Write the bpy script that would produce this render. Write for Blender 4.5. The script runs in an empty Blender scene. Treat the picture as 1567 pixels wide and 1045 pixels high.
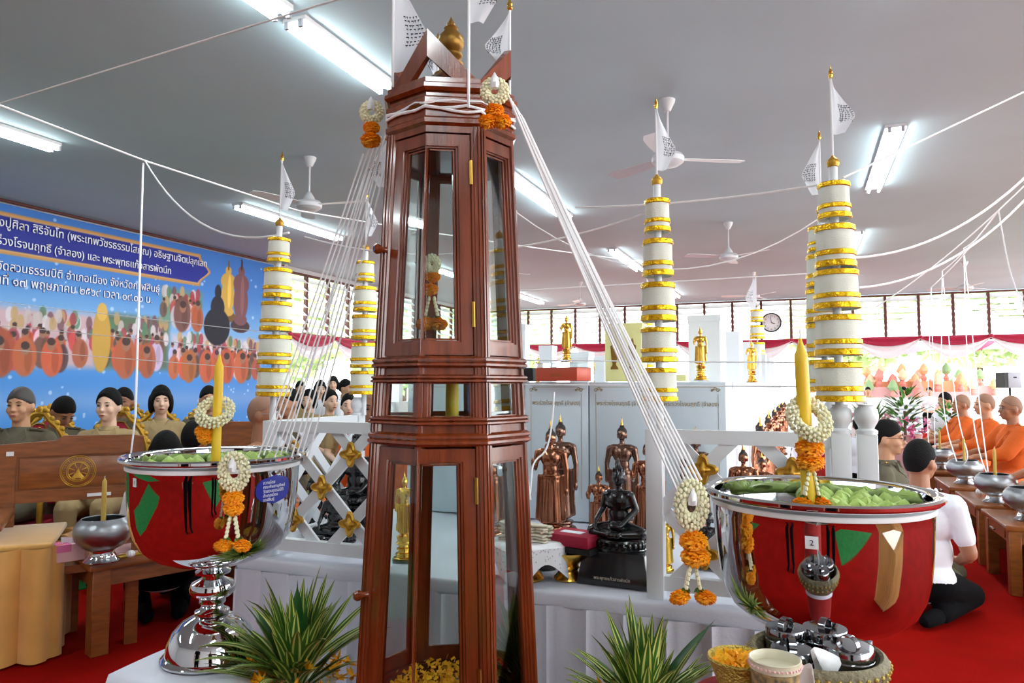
import bpy, bmesh, math, random
from math import sin, cos, pi, radians, atan, atan2, sqrt, hypot
from mathutils import Vector, Matrix, noise as mnoise
import numpy as np
random.seed(7)
SC = bpy.context.scene
C = SC.collection
# ---------------------------------------------------------------- camera
FPX, PITCH, YAW, H = 1100.0, atan(67.5 / 1100), radians(21.9), 1.35
cam = bpy.data.cameras.new('camera'); camo = bpy.data.objects.new('camera', cam); C.objects.link(camo)
cam.sensor_width = 36; cam.lens = 36 * FPX / 1567; cam.clip_start = 0.05; cam.clip_end = 300
camo.location = (0, 0, H); camo.rotation_euler = (pi / 2 + PITCH, 0, YAW)
SC.camera = camo
SC.view_settings.view_transform = 'Standard'; SC.view_settings.look = 'None'
SC.view_settings.gamma = 1; SC.view_settings.use_curve_mapping = False
SC.view_settings.exposure = 0.38
SC.cycles.max_bounces = 9; SC.cycles.diffuse_bounces = 4; SC.cycles.glossy_bounces = 5
SC.cycles.transparent_max_bounces = 16; SC.cycles.sample_clamp_indirect = 8
SC.cycles.caustics_reflective = False; SC.cycles.caustics_refractive = False
# ---------------------------------------------------------------- sky: bright hazy daylight
W = bpy.data.worlds.new('sky'); SC.world = W; W.use_nodes = True
bg = W.node_tree.nodes['Background']; bg.inputs[0].default_value = (0.93, 0.97, 1.0, 1); bg.inputs[1].default_value = 5.2
sun = bpy.data.lights.new('sun', 'SUN'); suno = bpy.data.objects.new('sun', sun); C.objects.link(suno)
sun.energy = 8.0; sun.angle = radians(3); suno.rotation_euler = (radians(28), radians(18), 0)

def s2l(c):
    return tuple((v / 12.92 if v <= .04045 else ((v + .055) / 1.055) ** 2.4) for v in c)
def rgb(r, g, b): return s2l((r / 255, g / 255, b / 255))
# tube lamps: one lamp under each ceiling fixture, the visible tubes are built with the fixture
LAMP_X = (-7.55, -3.33, 0.95, 5.2)
LAMP_Y = (-2.1, -0.7, 3.32, 4.7, 8.7, 9.95, 14.05, 15.35, 19.4, 20.7)
LAMP_POWER = 15
def ray(px, py):
    a = (px - 783.5) / FPX; b = (522.5 - py) / FPX
    fw = cos(PITCH) - b * sin(PITCH)
    return a / fw, (sin(PITCH) + b * cos(PITCH)) / fw
def at(px, py, d):                      # world point seen at a pixel at forward distance d
    a, u = ray(px, py)
    return Vector((a * d * cos(YAW) - d * sin(YAW), a * d * sin(YAW) + d * cos(YAW), H + u * d))
def atz(px, py, z):
    a, u = ray(px, py); return at(px, py, (z - H) / u)
def on(px, d, z):                       # the point of height z in pixel column px at distance d
    a = (px - 783.5) / FPX * (d * cos(PITCH) + (z - H) * sin(PITCH))
    return Vector((a * cos(YAW) - d * sin(YAW), a * sin(YAW) + d * cos(YAW), z))
def faceto(p, q=(0, 0)): return atan2(q[1] - p[1], q[0] - p[0])
# ---------------------------------------------------------------- materials
def mat(name, col, rough=.5, metal=0, var=0, vscale=8, bump=0, bscale=60, spec=.5, stretch=None, col2=None, coat=0, sub=0, sheen=0):
    m = bpy.data.materials.new(name); m.use_nodes = True; nt = m.node_tree; b = nt.nodes['Principled BSDF']
    b.inputs['Base Color'].default_value = (*col, 1); b.inputs['Roughness'].default_value = rough
    b.inputs['Metallic'].default_value = metal; b.inputs['Specular IOR Level'].default_value = spec
    b.inputs['Coat Weight'].default_value = coat; b.inputs['Coat Roughness'].default_value = .08
    b.inputs['Subsurface Weight'].default_value = sub
    if sub: b.inputs['Subsurface Radius'].default_value = (.02, .008, .004)
    if sheen: b.inputs['Sheen Weight'].default_value = sheen
    tc = nt.nodes.new('ShaderNodeTexCoord'); mp = nt.nodes.new('ShaderNodeMapping')
    nt.links.new(tc.outputs['Object'], mp.inputs[0])
    if stretch: mp.inputs['Scale'].default_value = stretch
    if var or col2:
        n = nt.nodes.new('ShaderNodeTexNoise'); n.inputs['Scale'].default_value = vscale; n.inputs['Detail'].default_value = 5
        nt.links.new(mp.outputs[0], n.inputs['Vector'])
        r = nt.nodes.new('ShaderNodeValToRGB'); r.color_ramp.elements[0].position = .32; r.color_ramp.elements[1].position = .68
        c2 = col2 if col2 else tuple(min(1, v * (1 + var)) for v in col)
        c1 = col if col2 else tuple(v * (1 - var) for v in col)
        r.color_ramp.elements[0].color = (*c1, 1); r.color_ramp.elements[1].color = (*c2, 1)
        nt.links.new(n.outputs[0], r.inputs[0]); nt.links.new(r.outputs[0], b.inputs['Base Color'])
    if bump:
        n2 = nt.nodes.new('ShaderNodeTexNoise'); n2.inputs['Scale'].default_value = bscale; n2.inputs['Detail'].default_value = 4
        nt.links.new(mp.outputs[0], n2.inputs['Vector'])
        bp = nt.nodes.new('ShaderNodeBump'); bp.inputs['Strength'].default_value = bump; bp.inputs['Distance'].default_value = .01
        nt.links.new(n2.outputs[0], bp.inputs['Height']); nt.links.new(bp.outputs[0], b.inputs['Normal'])
    return m
def emat(name, col, s):
    m = bpy.data.materials.new(name); m.use_nodes = True; b = m.node_tree.nodes['Principled BSDF']
    b.inputs['Base Color'].default_value = (.9, .9, .9, 1)
    b.inputs['Emission Color'].default_value = (*col, 1); b.inputs['Emission Strength'].default_value = s
    return m
def glass(name, tint=(.93, .97, .96), amount=.22, rough=.02):
    m = bpy.data.materials.new(name); m.use_nodes = True; nt = m.node_tree; nt.nodes.clear()
    o = nt.nodes.new('ShaderNodeOutputMaterial'); t = nt.nodes.new('ShaderNodeBsdfTransparent'); g = nt.nodes.new('ShaderNodeBsdfGlossy')
    t.inputs[0].default_value = (*tint, 1); g.inputs['Roughness'].default_value = rough
    lw = nt.nodes.new('ShaderNodeLayerWeight'); lw.inputs[0].default_value = amount
    mx = nt.nodes.new('ShaderNodeMixShader'); nt.links.new(lw.outputs['Fresnel'], mx.inputs[0])
    nt.links.new(t.outputs[0], mx.inputs[1]); nt.links.new(g.outputs[0], mx.inputs[2]); nt.links.new(mx.outputs[0], o.inputs[0])
    return m
def vcmat(name, rough=.5, spec=.3):
    m = bpy.data.materials.new(name); m.use_nodes = True; nt = m.node_tree; b = nt.nodes['Principled BSDF']
    a = nt.nodes.new('ShaderNodeVertexColor'); a.layer_name = 'print'
    nt.links.new(a.outputs[0], b.inputs['Base Color']); b.inputs['Roughness'].default_value = rough; b.inputs['Specular IOR Level'].default_value = spec
    return m
def gauze(name, col, alpha, rough=.9):
    m = bpy.data.materials.new(name); m.use_nodes = True; nt = m.node_tree; nt.nodes.clear()
    o = nt.nodes.new('ShaderNodeOutputMaterial'); d = nt.nodes.new('ShaderNodeBsdfDiffuse'); tl = nt.nodes.new('ShaderNodeBsdfTranslucent'); t = nt.nodes.new('ShaderNodeBsdfTransparent')
    d.inputs[0].default_value = (*col, 1); tl.inputs[0].default_value = (*col, 1)
    m1 = nt.nodes.new('ShaderNodeMixShader'); m1.inputs[0].default_value = .45
    nt.links.new(d.outputs[0], m1.inputs[1]); nt.links.new(tl.outputs[0], m1.inputs[2])
    m2 = nt.nodes.new('ShaderNodeMixShader'); m2.inputs[0].default_value = alpha
    nt.links.new(t.outputs[0], m2.inputs[1]); nt.links.new(m1.outputs[0], m2.inputs[2]); nt.links.new(m2.outputs[0], o.inputs[0])
    return m
M = {}
def defm(k, *a, **kw): M[k] = mat(k, *a, **kw)
defm('ceiling', rgb(186, 208, 216), .8, var=.04, vscale=.7, bump=.05, bscale=30)
defm('carpet', rgb(142, 15, 9), .95, var=.14, vscale=2.2, bump=.5, bscale=220, spec=.02)
defm('green_carpet', rgb(38, 110, 52), .95, var=.15, vscale=6, bump=.5, bscale=200, spec=.1)
defm('concrete', rgb(200, 196, 188), .9, var=.08, vscale=2)
defm('wall', rgb(205, 208, 210), .8, var=.03)
defm('mullion', rgb(96, 48, 40), .55, var=.15, vscale=9)
defm('slat', rgb(236, 238, 238), .5, var=.02)
defm('crimson', rgb(176, 20, 66), .55, var=.1, sheen=.3)
defm('drape_white', rgb(240, 242, 246), .8, var=.02, sheen=.2)
defm('white_paint', rgb(228, 232, 236), .35, var=.02, bump=.04, bscale=40)
defm('cloth_white', rgb(224, 226, 238), .6, var=.03, vscale=5, bump=.1, bscale=90, sheen=.3)
defm('linen', rgb(230, 232, 220), .85, var=.03, vscale=20, bump=.25, bscale=300, sheen=.2)
defm('gold_foil', rgb(238, 188, 30), .24, metal=.75, bump=.55, bscale=55)
defm('gold', rgb(236, 190, 84), .24, metal=1, bump=.05, bscale=90)
defm('gold_old', rgb(150, 112, 48), .4, metal=.75, var=.15, bump=.1)
defm('gold_paint', rgb(196, 150, 50), .38, metal=.55, var=.15, vscale=20)
defm('wood_red', rgb(116, 50, 20), .2, var=.32, vscale=5, stretch=(9, 9, 1), bump=.06, bscale=30, coat=.7)
defm('wood_brown', rgb(134, 76, 34), .32, var=.25, vscale=6, stretch=(1.5, 8, 8), bump=.05, bscale=30, coat=.25)
defm('wood_dark', rgb(82, 44, 22), .4, var=.2, vscale=6, stretch=(2, 8, 8))
defm('chrome', (.70, .71, .73), .035, metal=1)
defm('steel', rgb(160, 164, 168), .36, metal=1, bump=.03, bscale=30)
defm('brass', rgb(190, 150, 70), .3, metal=1)
defm('copper', rgb(160, 108, 82), .2, metal=1, var=.1, vscale=10)
defm('copper_dark', rgb(128, 98, 84), .24, metal=.9, var=.1, vscale=10)
defm('black_stone', rgb(20, 22, 25), .22, var=.2, coat=.4)
defm('hair_statue', rgb(58, 42, 38), .5, bump=1, bscale=150)
defm('hair', rgb(14, 12, 12), .8, spec=.2, bump=.5, bscale=110)
defm('hair_shaved', rgb(146, 108, 86), .65); defm('hair_grey', rgb(66, 60, 58), .6)
defm('wax', rgb(236, 196, 40), .4, sub=.25, var=.03)
defm('wax_pale', rgb(206, 176, 84), .45, sub=.25)
defm('jasmine', rgb(236, 232, 196), .6, var=.06, vscale=60)
defm('jasmine_dark', rgb(208, 206, 160), .6)
defm('marigold', rgb(255, 150, 0), .65, col2=rgb(255, 186, 24), vscale=60)
defm('marigold_yellow', rgb(246, 196, 20), .65, col2=rgb(255, 160, 10), vscale=60)
defm('leaf', rgb(72, 122, 42), .4, var=.3, vscale=14)
defm('leaf_dark', rgb(38, 92, 40), .35, var=.2, vscale=10)
defm('leaf_stripe', rgb(226, 226, 128), .4)
defm('lotus', rgb(176, 206, 110), .45, var=.15, vscale=16)
defm('string', rgb(240, 240, 242), .8)
defm('flag', rgb(238, 240, 244), .8, var=.02)
defm('ink', rgb(44, 46, 60), .8)
defm('khaki', rgb(166, 142, 100), .85, var=.06, bump=.1, bscale=120)
defm('olive', rgb(90, 84, 66), .85, var=.08, bump=.1, bscale=120)
defm('shirt_white', rgb(232, 236, 242), .85, var=.02, bump=.05)
defm('black_cloth', rgb(11, 11, 14), .95, spec=.1)
defm('robe', rgb(206, 90, 12), .85, var=.12, vscale=5, bump=.4, bscale=26)
defm('skin', rgb(196, 146, 112), .5, var=.05, vscale=9, sub=.08)
defm('skin_pale', rgb(226, 186, 160), .5, var=.03, vscale=9, sub=.08)
defm('skin_dark', rgb(164, 112, 82), .5, var=.05, vscale=9, sub=.08)
defm('lips', rgb(160, 74, 68), .5)
defm('eye', rgb(20, 16, 16), .3)
defm('plastic_white', rgb(235, 236, 238), .4)
defm('plastic_grey', rgb(176, 180, 190), .5)
defm('black', rgb(14, 14, 16), .5)
defm('red_velvet', rgb(150, 20, 20), .8)
defm('gold_satin', rgb(222, 166, 84), .32, var=.1, vscale=6, sheen=.6)
defm('yellow_satin', rgb(226, 186, 60), .45, var=.1)
defm('board', rgb(212, 224, 232), .5, var=.015)
defm('box_white', rgb(236, 240, 244), .45)
defm('blue_label', rgb(26, 40, 150), .45)
defm('red_box', rgb(164, 22, 56), .5)
defm('orange_box', rgb(196, 70, 40), .4)
defm('cream_box', rgb(238, 232, 160), .5)
defm('pink', rgb(228, 120, 170), .6)
defm('pale_pink', rgb(236, 190, 190), .6)
defm('stoneware', rgb(122, 112, 84), .55, var=.2, vscale=30, bump=.8, bscale=130)
defm('maroon', rgb(56, 14, 20), .25)
defm('ceramic', rgb(214, 206, 180), .3, var=.1, vscale=30)
defm('ceramic_pattern', rgb(70, 80, 66), .4, col2=rgb(190, 160, 110), vscale=120)
defm('strip', rgb(214, 206, 186), .7, var=.1)
defm('overexposed_orange', rgb(250, 196, 150), .7); defm('overexposed_red', rgb(240, 160, 150), .7); defm('overexposed_green', rgb(150, 190, 140), .7); defm('overexposed_cream', rgb(244, 226, 190), .7)  # outdoor offerings: daylight overexposure is put into these paled colours
defm('canister', rgb(150, 152, 156), .09, metal=1)
defm('tree', rgb(196, 216, 158), .7, var=.3, vscale=2)  # leaf green lightened so the colour itself carries the outdoor overexposure
defm('text_gold', rgb(160, 136, 84), .5)
defm('text_white', rgb(250, 250, 255), .6)
defm('glitter', rgb(214, 190, 90), .3, metal=.6, bump=1, bscale=300)
M['glass'] = glass('glass', amount=.2)
M['tube'] = emat('tube', (.90, 1.0, 1.0), 20)
M['slat'] = gauze('slat', rgb(246, 247, 248), 1.0)
M['gauze'] = gauze('gauze', rgb(246, 248, 250), .72)
M['flagcloth'] = gauze('flagcloth', rgb(240, 242, 246), .93)
M['fan'] = mat('fan', rgb(222, 224, 228), .4)
M['print'] = vcmat('print')
# ---------------------------------------------------------------- mesh builder
class MB:
    def __init__(s): s.v = []; s.f = []; s.m = []
    def add(s, vs, fs, mi=0):
        k = len(s.v); s.v += [tuple(v) for v in vs]; s.f += [tuple(i + k for i in f) for f in fs]; s.m += [mi] * len(fs); return s
    def box(s, x0, x1, y0, y1, z0, z1, mi=0, tf=None):
        vs = [Vector((x, y, z)) for z in (z0, z1) for y in (y0, y1) for x in (x0, x1)]
        if tf: vs = [tf @ v for v in vs]
        return s.add(vs, [(0, 2, 3, 1), (4, 5, 7, 6), (0, 1, 5, 4), (2, 6, 7, 3), (0, 4, 6, 2), (1, 3, 7, 5)], mi)
    def cbox(s, c, sx, sy, sz, mi=0, rz=0, ry=0, rx=0):
        tf = Matrix.Translation(c) @ Matrix.Rotation(rz, 4, 'Z') @ Matrix.Rotation(ry, 4, 'Y') @ Matrix.Rotation(rx, 4, 'X')
        return s.box(-sx / 2, sx / 2, -sy / 2, sy / 2, -sz / 2, sz / 2, mi, tf)
    def hexa(s, a, b, mi=0):            # two matching polygons (lists of 3-D points) joined: a prism
        n = len(a)
        return s.add(list(a) + list(b), [tuple(range(n))[::-1], tuple(range(n, 2 * n))] + [(i, (i + 1) % n, n + (i + 1) % n, n + i) for i in range(n)], mi)
    def lathe(s, prof, seg=32, c=(0, 0, 0), mi=0, ax=None, a0=0, sx=1, sy=1, jit=None):
        vs = []; fs = []; idx = []
        for (r, z) in prof:
            if r < 1e-6: idx.append([len(vs)]); vs.append(Vector((0, 0, z)))
            else:
                idx.append(list(range(len(vs), len(vs) + seg)))
                for k in range(seg):
                    t = a0 + 2 * pi * k / seg; rr = r * (jit(t, z) if jit else 1); vs.append(Vector((rr * cos(t) * sx, rr * sin(t) * sy, z)))
        for a, b in zip(idx, idx[1:]):
            if len(a) == 1 and len(b) == 1: continue
            for k in range(seg):
                j = (k + 1) % seg
                if len(a) == 1: fs.append((a[0], b[j], b[k]))
                elif len(b) == 1: fs.append((a[k], a[j], b[0]))
                else: fs.append((a[k], a[j], b[j], b[k]))
        tf = Matrix.Translation(c)
        if ax is not None: tf = tf @ Vector((0, 0, 1)).rotation_difference(Vector(ax)).to_matrix().to_4x4()
        return s.add([tf @ v for v in vs], fs, mi)
    def ell(s, c, rx, ry, rz, seg=16, rings=10, mi=0, rot=None):
        prof = [(sin(pi * i / rings), -cos(pi * i / rings)) for i in range(rings + 1)]
        prof[0] = (0, -1); prof[-1] = (0, 1)
        t = MB().lathe(prof, seg); R = rot.to_4x4() if rot else Matrix()
        tf = Matrix.Translation(c) @ R @ Matrix.Diagonal((rx, ry, rz, 1))
        return s.add([tf @ Vector(v) for v in t.v], t.f, mi)
    def tube(s, pts, r, seg=8, mi=0, caps=True):
        pts = [Vector(p) for p in pts]; n = len(pts)
        rs = r if isinstance(r, (list, tuple)) else [r] * n
        vs = []; up = None
        for i, p in enumerate(pts):
            t = (pts[min(i + 1, n - 1)] - pts[max(i - 1, 0)])
            t = t.normalized() if t.length > 1e-9 else Vector((0, 0, 1))
            if up is None:
                up = Vector((0, 0, 1)) if abs(t.z) < .9 else Vector((1, 0, 0))
            u = t.cross(up).normalized(); w = u.cross(t).normalized(); up = w
            for k in range(seg):
                a = 2 * pi * k / seg; vs.append(p + (u * cos(a) + w * sin(a)) * rs[i])
        fs = [(i * seg + k, i * seg + (k + 1) % seg, (i + 1) * seg + (k + 1) % seg, (i + 1) * seg + k) for i in range(n - 1) for k in range(seg)]
        if caps: fs += [tuple(range(seg))[::-1], tuple(range((n - 1) * seg, n * seg))]
        return s.add(vs, fs, mi)
    def cap(s, a, b, ra, rb, seg=12, mi=0):   # tapered capsule
        a = Vector(a); b = Vector(b); L = (b - a).length
        prof = [(0, -ra), (ra * .7, -ra * .7), (ra, 0), (rb, L), (rb * .7, L + rb * .7), (0, L + rb)]
        return s.lathe(prof, seg, a, mi, ax=(b - a) if L > 1e-6 else (0, 0, 1))
    def grid(s, P, mi=0, close_u=False, thick=None):  # P[i][j] points
        n = len(P); m = len(P[0]); vs = [Vector(p) for r in P for p in r]
        fs = [(i * m + j, i * m + (j + 1) % m, ((i + 1) % n) * m + (j + 1) % m, ((i + 1) % n) * m + j) for i in range(n - 1) for j in range(m if close_u else m - 1)]
        if thick:
            k = len(vs); nn = [Vector() for _ in vs]
            for f in fs:
                e = (vs[f[1]] - vs[f[0]]).cross(vs[f[2]] - vs[f[0]])
                for q in f: nn[q] += e
            vs += [v - q.normalized() * thick if q.length > 0 else v for v, q in zip(vs, nn)]
            fs2 = [tuple(q + k for q in f)[::-1] for f in fs]
            edge = {}
            for f in fs:
                for a, b in zip(f, f[1:] + f[:1]): edge[(a, b)] = 1
            side = [(b, a, a + k, b + k) for (a, b) in edge if (b, a) not in edge]
            fs = fs + fs2 + side
        return s.add(vs, fs, mi)
    def mesh(s, name, mats, smooth=True, ang=40):
        me = bpy.data.meshes.new(name); me.from_pydata(s.v, [], s.f)
        for m in (mats if isinstance(mats, (list, tuple)) else [mats]): me.materials.append(M[m] if isinstance(m, str) else m)
        if any(s.m): me.polygons.foreach_set('material_index', s.m)
        if smooth:
            me.polygons.foreach_set('use_smooth', [True] * len(s.f)); me.set_sharp_from_angle(angle=radians(ang))
        me.validate(); me.update(); return me
    def build(s, name, mats, parent=None, smooth=True, ang=40, loc=None, **props):
        return mk(name, s.mesh(name, mats, smooth, ang), parent, loc, **props)
def mk(name, me, parent=None, loc=None, rot=None, **props):
    o = bpy.data.objects.new(name, me); C.objects.link(o)
    if parent: o.parent = parent
    if loc is not None: o.location = loc
    if rot is not None: o.rotation_euler = rot
    for k, v in props.items(): o['category' if k == 'cat' else k] = v
    return o
def bevel(me, w, seg=2, ang=30):
    bm = bmesh.new(); bm.from_mesh(me)
    es = [e for e in bm.edges if len(e.link_faces) == 2 and e.calc_face_angle(0) > radians(ang)]
    bmesh.ops.bevel(bm, geom=es, offset=w, segments=seg, affect='EDGES', profile=.5, clamp_overlap=True)
    bm.to_mesh(me); bm.free()
    me.polygons.foreach_set('use_smooth', [True] * len(me.polygons)); me.set_sharp_from_angle(angle=radians(40)); return me
def thing(name, label, cat, loc=(0, 0, 0), rz=0, group=None):
    o = bpy.data.objects.new(name, None); C.objects.link(o); o.empty_display_size = .05
    o.location = loc; o.rotation_euler = (0, 0, rz); o['label'] = label; o['category'] = cat
    if group: o['group'] = group
    return o
KIDS = {}
def kids(o):
    return [c for c in bpy.data.objects if c.parent == o]
def snap(o): return (o, [snap(c) for c in kids(o)])
def copy_tree(s, loc=None, rz=None, label=None, group=None, scale=None, parent=None):
    o, ch = s; c = o.copy(); C.objects.link(c); c.parent = parent
    if loc is not None: c.location = loc
    if rz is not None: c.rotation_euler = (0, 0, rz)
    if scale is not None: c.scale = (scale,) * 3 if not isinstance(scale, tuple) else scale
    if label: c['label'] = label
    if group: c['group'] = group
    for k in ch: copy_tree(k, parent=c)
    return c
def remesh(me, vox, smooth=0, dec=None):
    o = bpy.data.objects.new('tmp', me); C.objects.link(o)
    m = o.modifiers.new('r', 'REMESH'); m.mode = 'VOXEL'; m.voxel_size = vox; m.use_smooth_shade = True
    if smooth:
        q = o.modifiers.new('s', 'SMOOTH'); q.factor = .5; q.iterations = smooth
    if dec:
        q = o.modifiers.new('d', 'DECIMATE'); q.ratio = dec
    dg = bpy.context.evaluated_depsgraph_get()
    out = bpy.data.meshes.new_from_object(o.evaluated_get(dg)); mats = list(me.materials)
    bpy.data.objects.remove(o); out.materials.clear()
    for x in mats: out.materials.append(x)
    out.polygons.foreach_set('use_smooth', [True] * len(out.polygons)); return out
def text_mesh(body, size, name='lettering', thick=.001, align='LEFT', m='text_white', bold=0):
    cu = bpy.data.curves.new('t', 'FONT'); cu.body = body; cu.size = size; cu.align_x = align; cu.extrude = thick; cu.offset = bold
    cu.resolution_u = 3
    o = bpy.data.objects.new('t', cu); C.objects.link(o); dg = bpy.context.evaluated_depsgraph_get()
    me = bpy.data.meshes.new_from_object(o.evaluated_get(dg)); bpy.data.objects.remove(o)
    me.materials.clear(); me.materials.append(M[m]); return me
# ================================================================ STRUCTURE
CEIL = 4.0; XL = -10.5; YB = 23.3; XR = 9.0
def struct(name, mb, m, **k): return mb.build(name, m, None, **{**dict(kind='structure'), **k})
struct('floor', MB().box(XL - .1, XR, -6, YB + .2, -.2, 0), 'carpet')
struct('ceiling', MB().box(XL - .3, XR + .3, -6.3, YB + .4, CEIL, CEIL + .3), 'ceiling')
struct('ground', MB().box(-60, 60, -40, 70, -.4, -.21), 'concrete')
# left wall: solid behind the banner, louvre windows past it
struct('wall_left', MB().box(XL - .12, XL, -6, 12.6, 0, CEIL - .002).box(XL - .12, XL, 12.6, YB, 0, .9).box(XL - .12, XL, 12.6, YB, 3.9, CEIL - .002), 'wall')
struct('added_rear_wall', MB().box(XL, XR, -6.12, -6, 0, CEIL - .002), 'wall')  # unseen wall added behind the camera to darken chrome reflections and front light
def louvre(n, p0, ux, w, z0, z1, ns):    # a bay of a louvre window: mullion, head, sill and its slats
    t = bpy.data.objects.new('window_%d' % n, None); C.objects.link(t); t['kind'] = 'structure'; t.location = p0
    t.rotation_euler = (0, 0, ux)
    MB().box(-.035, .035, -.04, .04, z0, z1).build('mullion', 'mullion', t, smooth=False)
    MB().box(.035, w - .035, -.035, .035, z1 - .05, z1).box(.035, w - .035, -.03, .03, z0, z0 + .04).build('window_frame', 'mullion', t, smooth=False)
    h = (z1 - z0 - .09) / ns
    global SLAT
    key = (round(w, 2), round(h, 3))
    if key not in SLAT:
        m = MB(); tf = Matrix.Rotation(radians(38), 4, 'X'); m.box(.037, w - .037, -.115, .115, -.006, .006, 0, tf); SLAT[key] = m.mesh('louvre_slat', 'slat', False)
    for i in range(ns): mk('louvre_slat', SLAT[key], t, (0, 0, z0 + .04 + h * (i + .5)))
SLAT = {}
wn = 1
for i in range(23):
    x = XL + .05 + i * .85
    louvre(wn, (x, YB, 0), 0, .85, 2.72, 3.98, 7); wn += 1
for i in range(13):
    y = 12.65 + i * .82
    louvre(wn, (XL - .02, y, 0), pi / 2, .82, 2.5, 3.9, 7); wn += 1
struct('trim_1', MB().box(XL, XR, YB - .06, YB + .06, 2.62, 2.72), 'mullion', smooth=False)
for i, (x, y) in enumerate([(XL, YB), (-2.2, YB), (XR - .1, YB), (XL, 12.55), (XL, 17.5), (XR - .1, 12), (XR - .1, 3), (XR - .1, -5.8)]):
    struct('column_%d' % (i + 1), MB().box(x - .12, x + .12, y - .1, y + .1, 0, 2.62 if y > 20 and i != 0 else CEIL - .003), 'wall')
# green mats laid on the red carpet
for (x0, x1, y0, y1, lab) in ((-9.5, -4.45, 2.5, 9.5, 'green carpet mat under the seats along the blue banner'), (1.0, 5, -3.2, -.95, 'green carpet strip on the red floor in the open area'), (1.6, 7.5, 13.5, 16, 'pale green carpet mat far down the hall behind the kneeling officer'), (-6, -3.8, -2.5, 1.0, 'green carpet runner beside the gold draped table')):
    MB().box(x0, x1, y0, y1, .001, .008).build('carpet_mat', 'green_carpet', None, label=lab, cat='carpet')
# ---------------------------------------------------------------- swags
def swag(p0, p1, z, crim=True, n=1, lab='', cat='drape', depth=.42, s=1.0):
    t = thing('swag_drape', lab, cat, (p0[0], p0[1], z), atan2(p1[1] - p0[1], p1[0] - p0[0]))
    L = hypot(p1[0] - p0[0], p1[1] - p0[1])
    def sheet(top, dep, folds, y0, nm, m):
        P = []
        for i in range(7):
            v = i / 6; row = []
            for j in range(21):
                u = j / 20; par = 4 * u * (1 - u)
                zz = -top * .0 - (top + (dep - top) * par) * v; row.append((u * L, y0 - .03 * sin(v * pi * folds) * (.3 + par), zz))
            P.append(row)
        MB().grid(P, thick=.006).build(nm, m, t)
    sheet(.07, depth, 5, 0, 'white_swag', 'drape_white')
    if crim: sheet(.05, .26 * s, 3, -.05, 'crimson_swag', 'crimson')
    MB().ell((0, -.07, -.02), .07, .05, .05, 8, 6).build('bow', 'crimson', t)
    return t
names_x = ['beside the left corner column', 'second from the left corner', 'third from the left corner', 'fourth from the left corner', 'near the middle column', 'left of the wall clock', 'below the wall clock', 'right of the wall clock', 'over the potted plants', 'over the seated monks', 'over the white speaker', 'at the far right end']
for i in range(11):
    x = XL + .05 + i * 1.7
    swag((x, YB - .14), (x + 1.7, YB - .14), 2.74, lab='crimson and white swag under the far louvres, ' + names_x[min(i, 11)], depth=.62)
for i in range(6):
    y = 12.7 + i * 1.7
    swag((XL + .12, y), (XL + .12, y + 1.7), 2.5, lab='crimson and white swag under the side louvres, ' + ['next to the blue banner', 'one span past the banner', 'two spans past the banner', 'three spans past the banner', 'four spans past the banner', 'nearest the far corner'][i], depth=.55)
# ---------------------------------------------------------------- fluorescent fixtures
def fixture_proto(L=1.25):
    t = thing('ceiling_light', 'x', 'light', (0, 0, CEIL))
    MB().box(-.1, .1, -L / 2, L / 2, -.035, 0).build('batten', 'plastic_white', t, smooth=False)
    e = MB()
    for sx in (-.06, .06):
        for sy in (-1, 1): e.box(sx - .015, sx + .015, sy * L / 2 - .012, sy * L / 2 + .012, -.085, -.03)
    e.build('tube_holder', 'plastic_grey', t, smooth=False)
    for sx in (-.06, .06): MB().tube([(sx, -L / 2 + .02, -.07), (sx, L / 2 - .02, -.07)], .016, 10).build('fluorescent_tube', 'tube', t)
    return t
fx = snap(fixture_proto()); first = True
rowname = {-7.55: 'row over the blue banner side', -3.33: 'row just left of the tower', .95: 'row right of the altar', 5.2: 'row over the monks'}
ln = bpy.data.lights.new('lamp', 'AREA'); ln.shape = 'RECTANGLE'; ln.size = .25; ln.size_y = 1.2; ln.energy = LAMP_POWER; ln.color = (.88, .98, 1)
ordn = ['behind the camera', 'just behind the camera', 'nearest', 'second', 'third', 'fourth', 'fifth', 'sixth', 'seventh', 'eighth']
for x in LAMP_X:
    for k, y in enumerate(LAMP_Y):
        lab = 'twin tube ceiling light, %s of the %s' % (ordn[k], rowname[x])
        if k > 6 and x == 5.2: continue
        if first: o = fx[0]; o.location = (x, y, CEIL); o['label'] = lab; first = False
        else: o = copy_tree(fx, (x, y, CEIL), label=lab)
        lo = bpy.data.objects.new('lamp', ln); C.objects.link(lo); lo.parent = o; lo.location = (0, 0, -.1)
# ---------------------------------------------------------------- ceiling fans
def fan_proto():
    t = thing('ceiling_fan', 'x', 'fan', (0, 0, CEIL))
    MB().lathe([(0, 0), (.075, 0), (.07, -.03), (.03, -.11), (0, -.11)], 16).build('canopy', 'fan', t)
    MB().tube([(0, 0, -.1), (0, 0, -.45)], .012, 8).build('rod', 'fan', t)
    MB().lathe([(0, -.4), (.02, -.41), (.06, -.47), (.07, -.5), (.13, -.52), (.15, -.55), (.145, -.59), (.1, -.62), (.05, -.63), (0, -.63)], 24).build('motor', 'fan', t)
    for k in range(3):
        a = 2 * pi * k / 3 + .35; R = Matrix.Rotation(a, 4, 'Z') @ Matrix.Rotation(radians(9), 4, 'X')
        P = []
        for i in range(8):
            u = i / 7; x = .12 + u * .6; w = .045 + .04 * sin(min(1, u * 1.3) * pi * .5) if u < .95 else .06
            P.append([R @ Vector((x, -w, 0)) + Vector((0, 0, -.56)), R @ Vector((x, w, 0)) + Vector((0, 0, -.56))])
        MB().grid(P, thick=.006).build('blade', 'fan', t)
    return t
fp = snap(fan_proto()); ff = True
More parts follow.
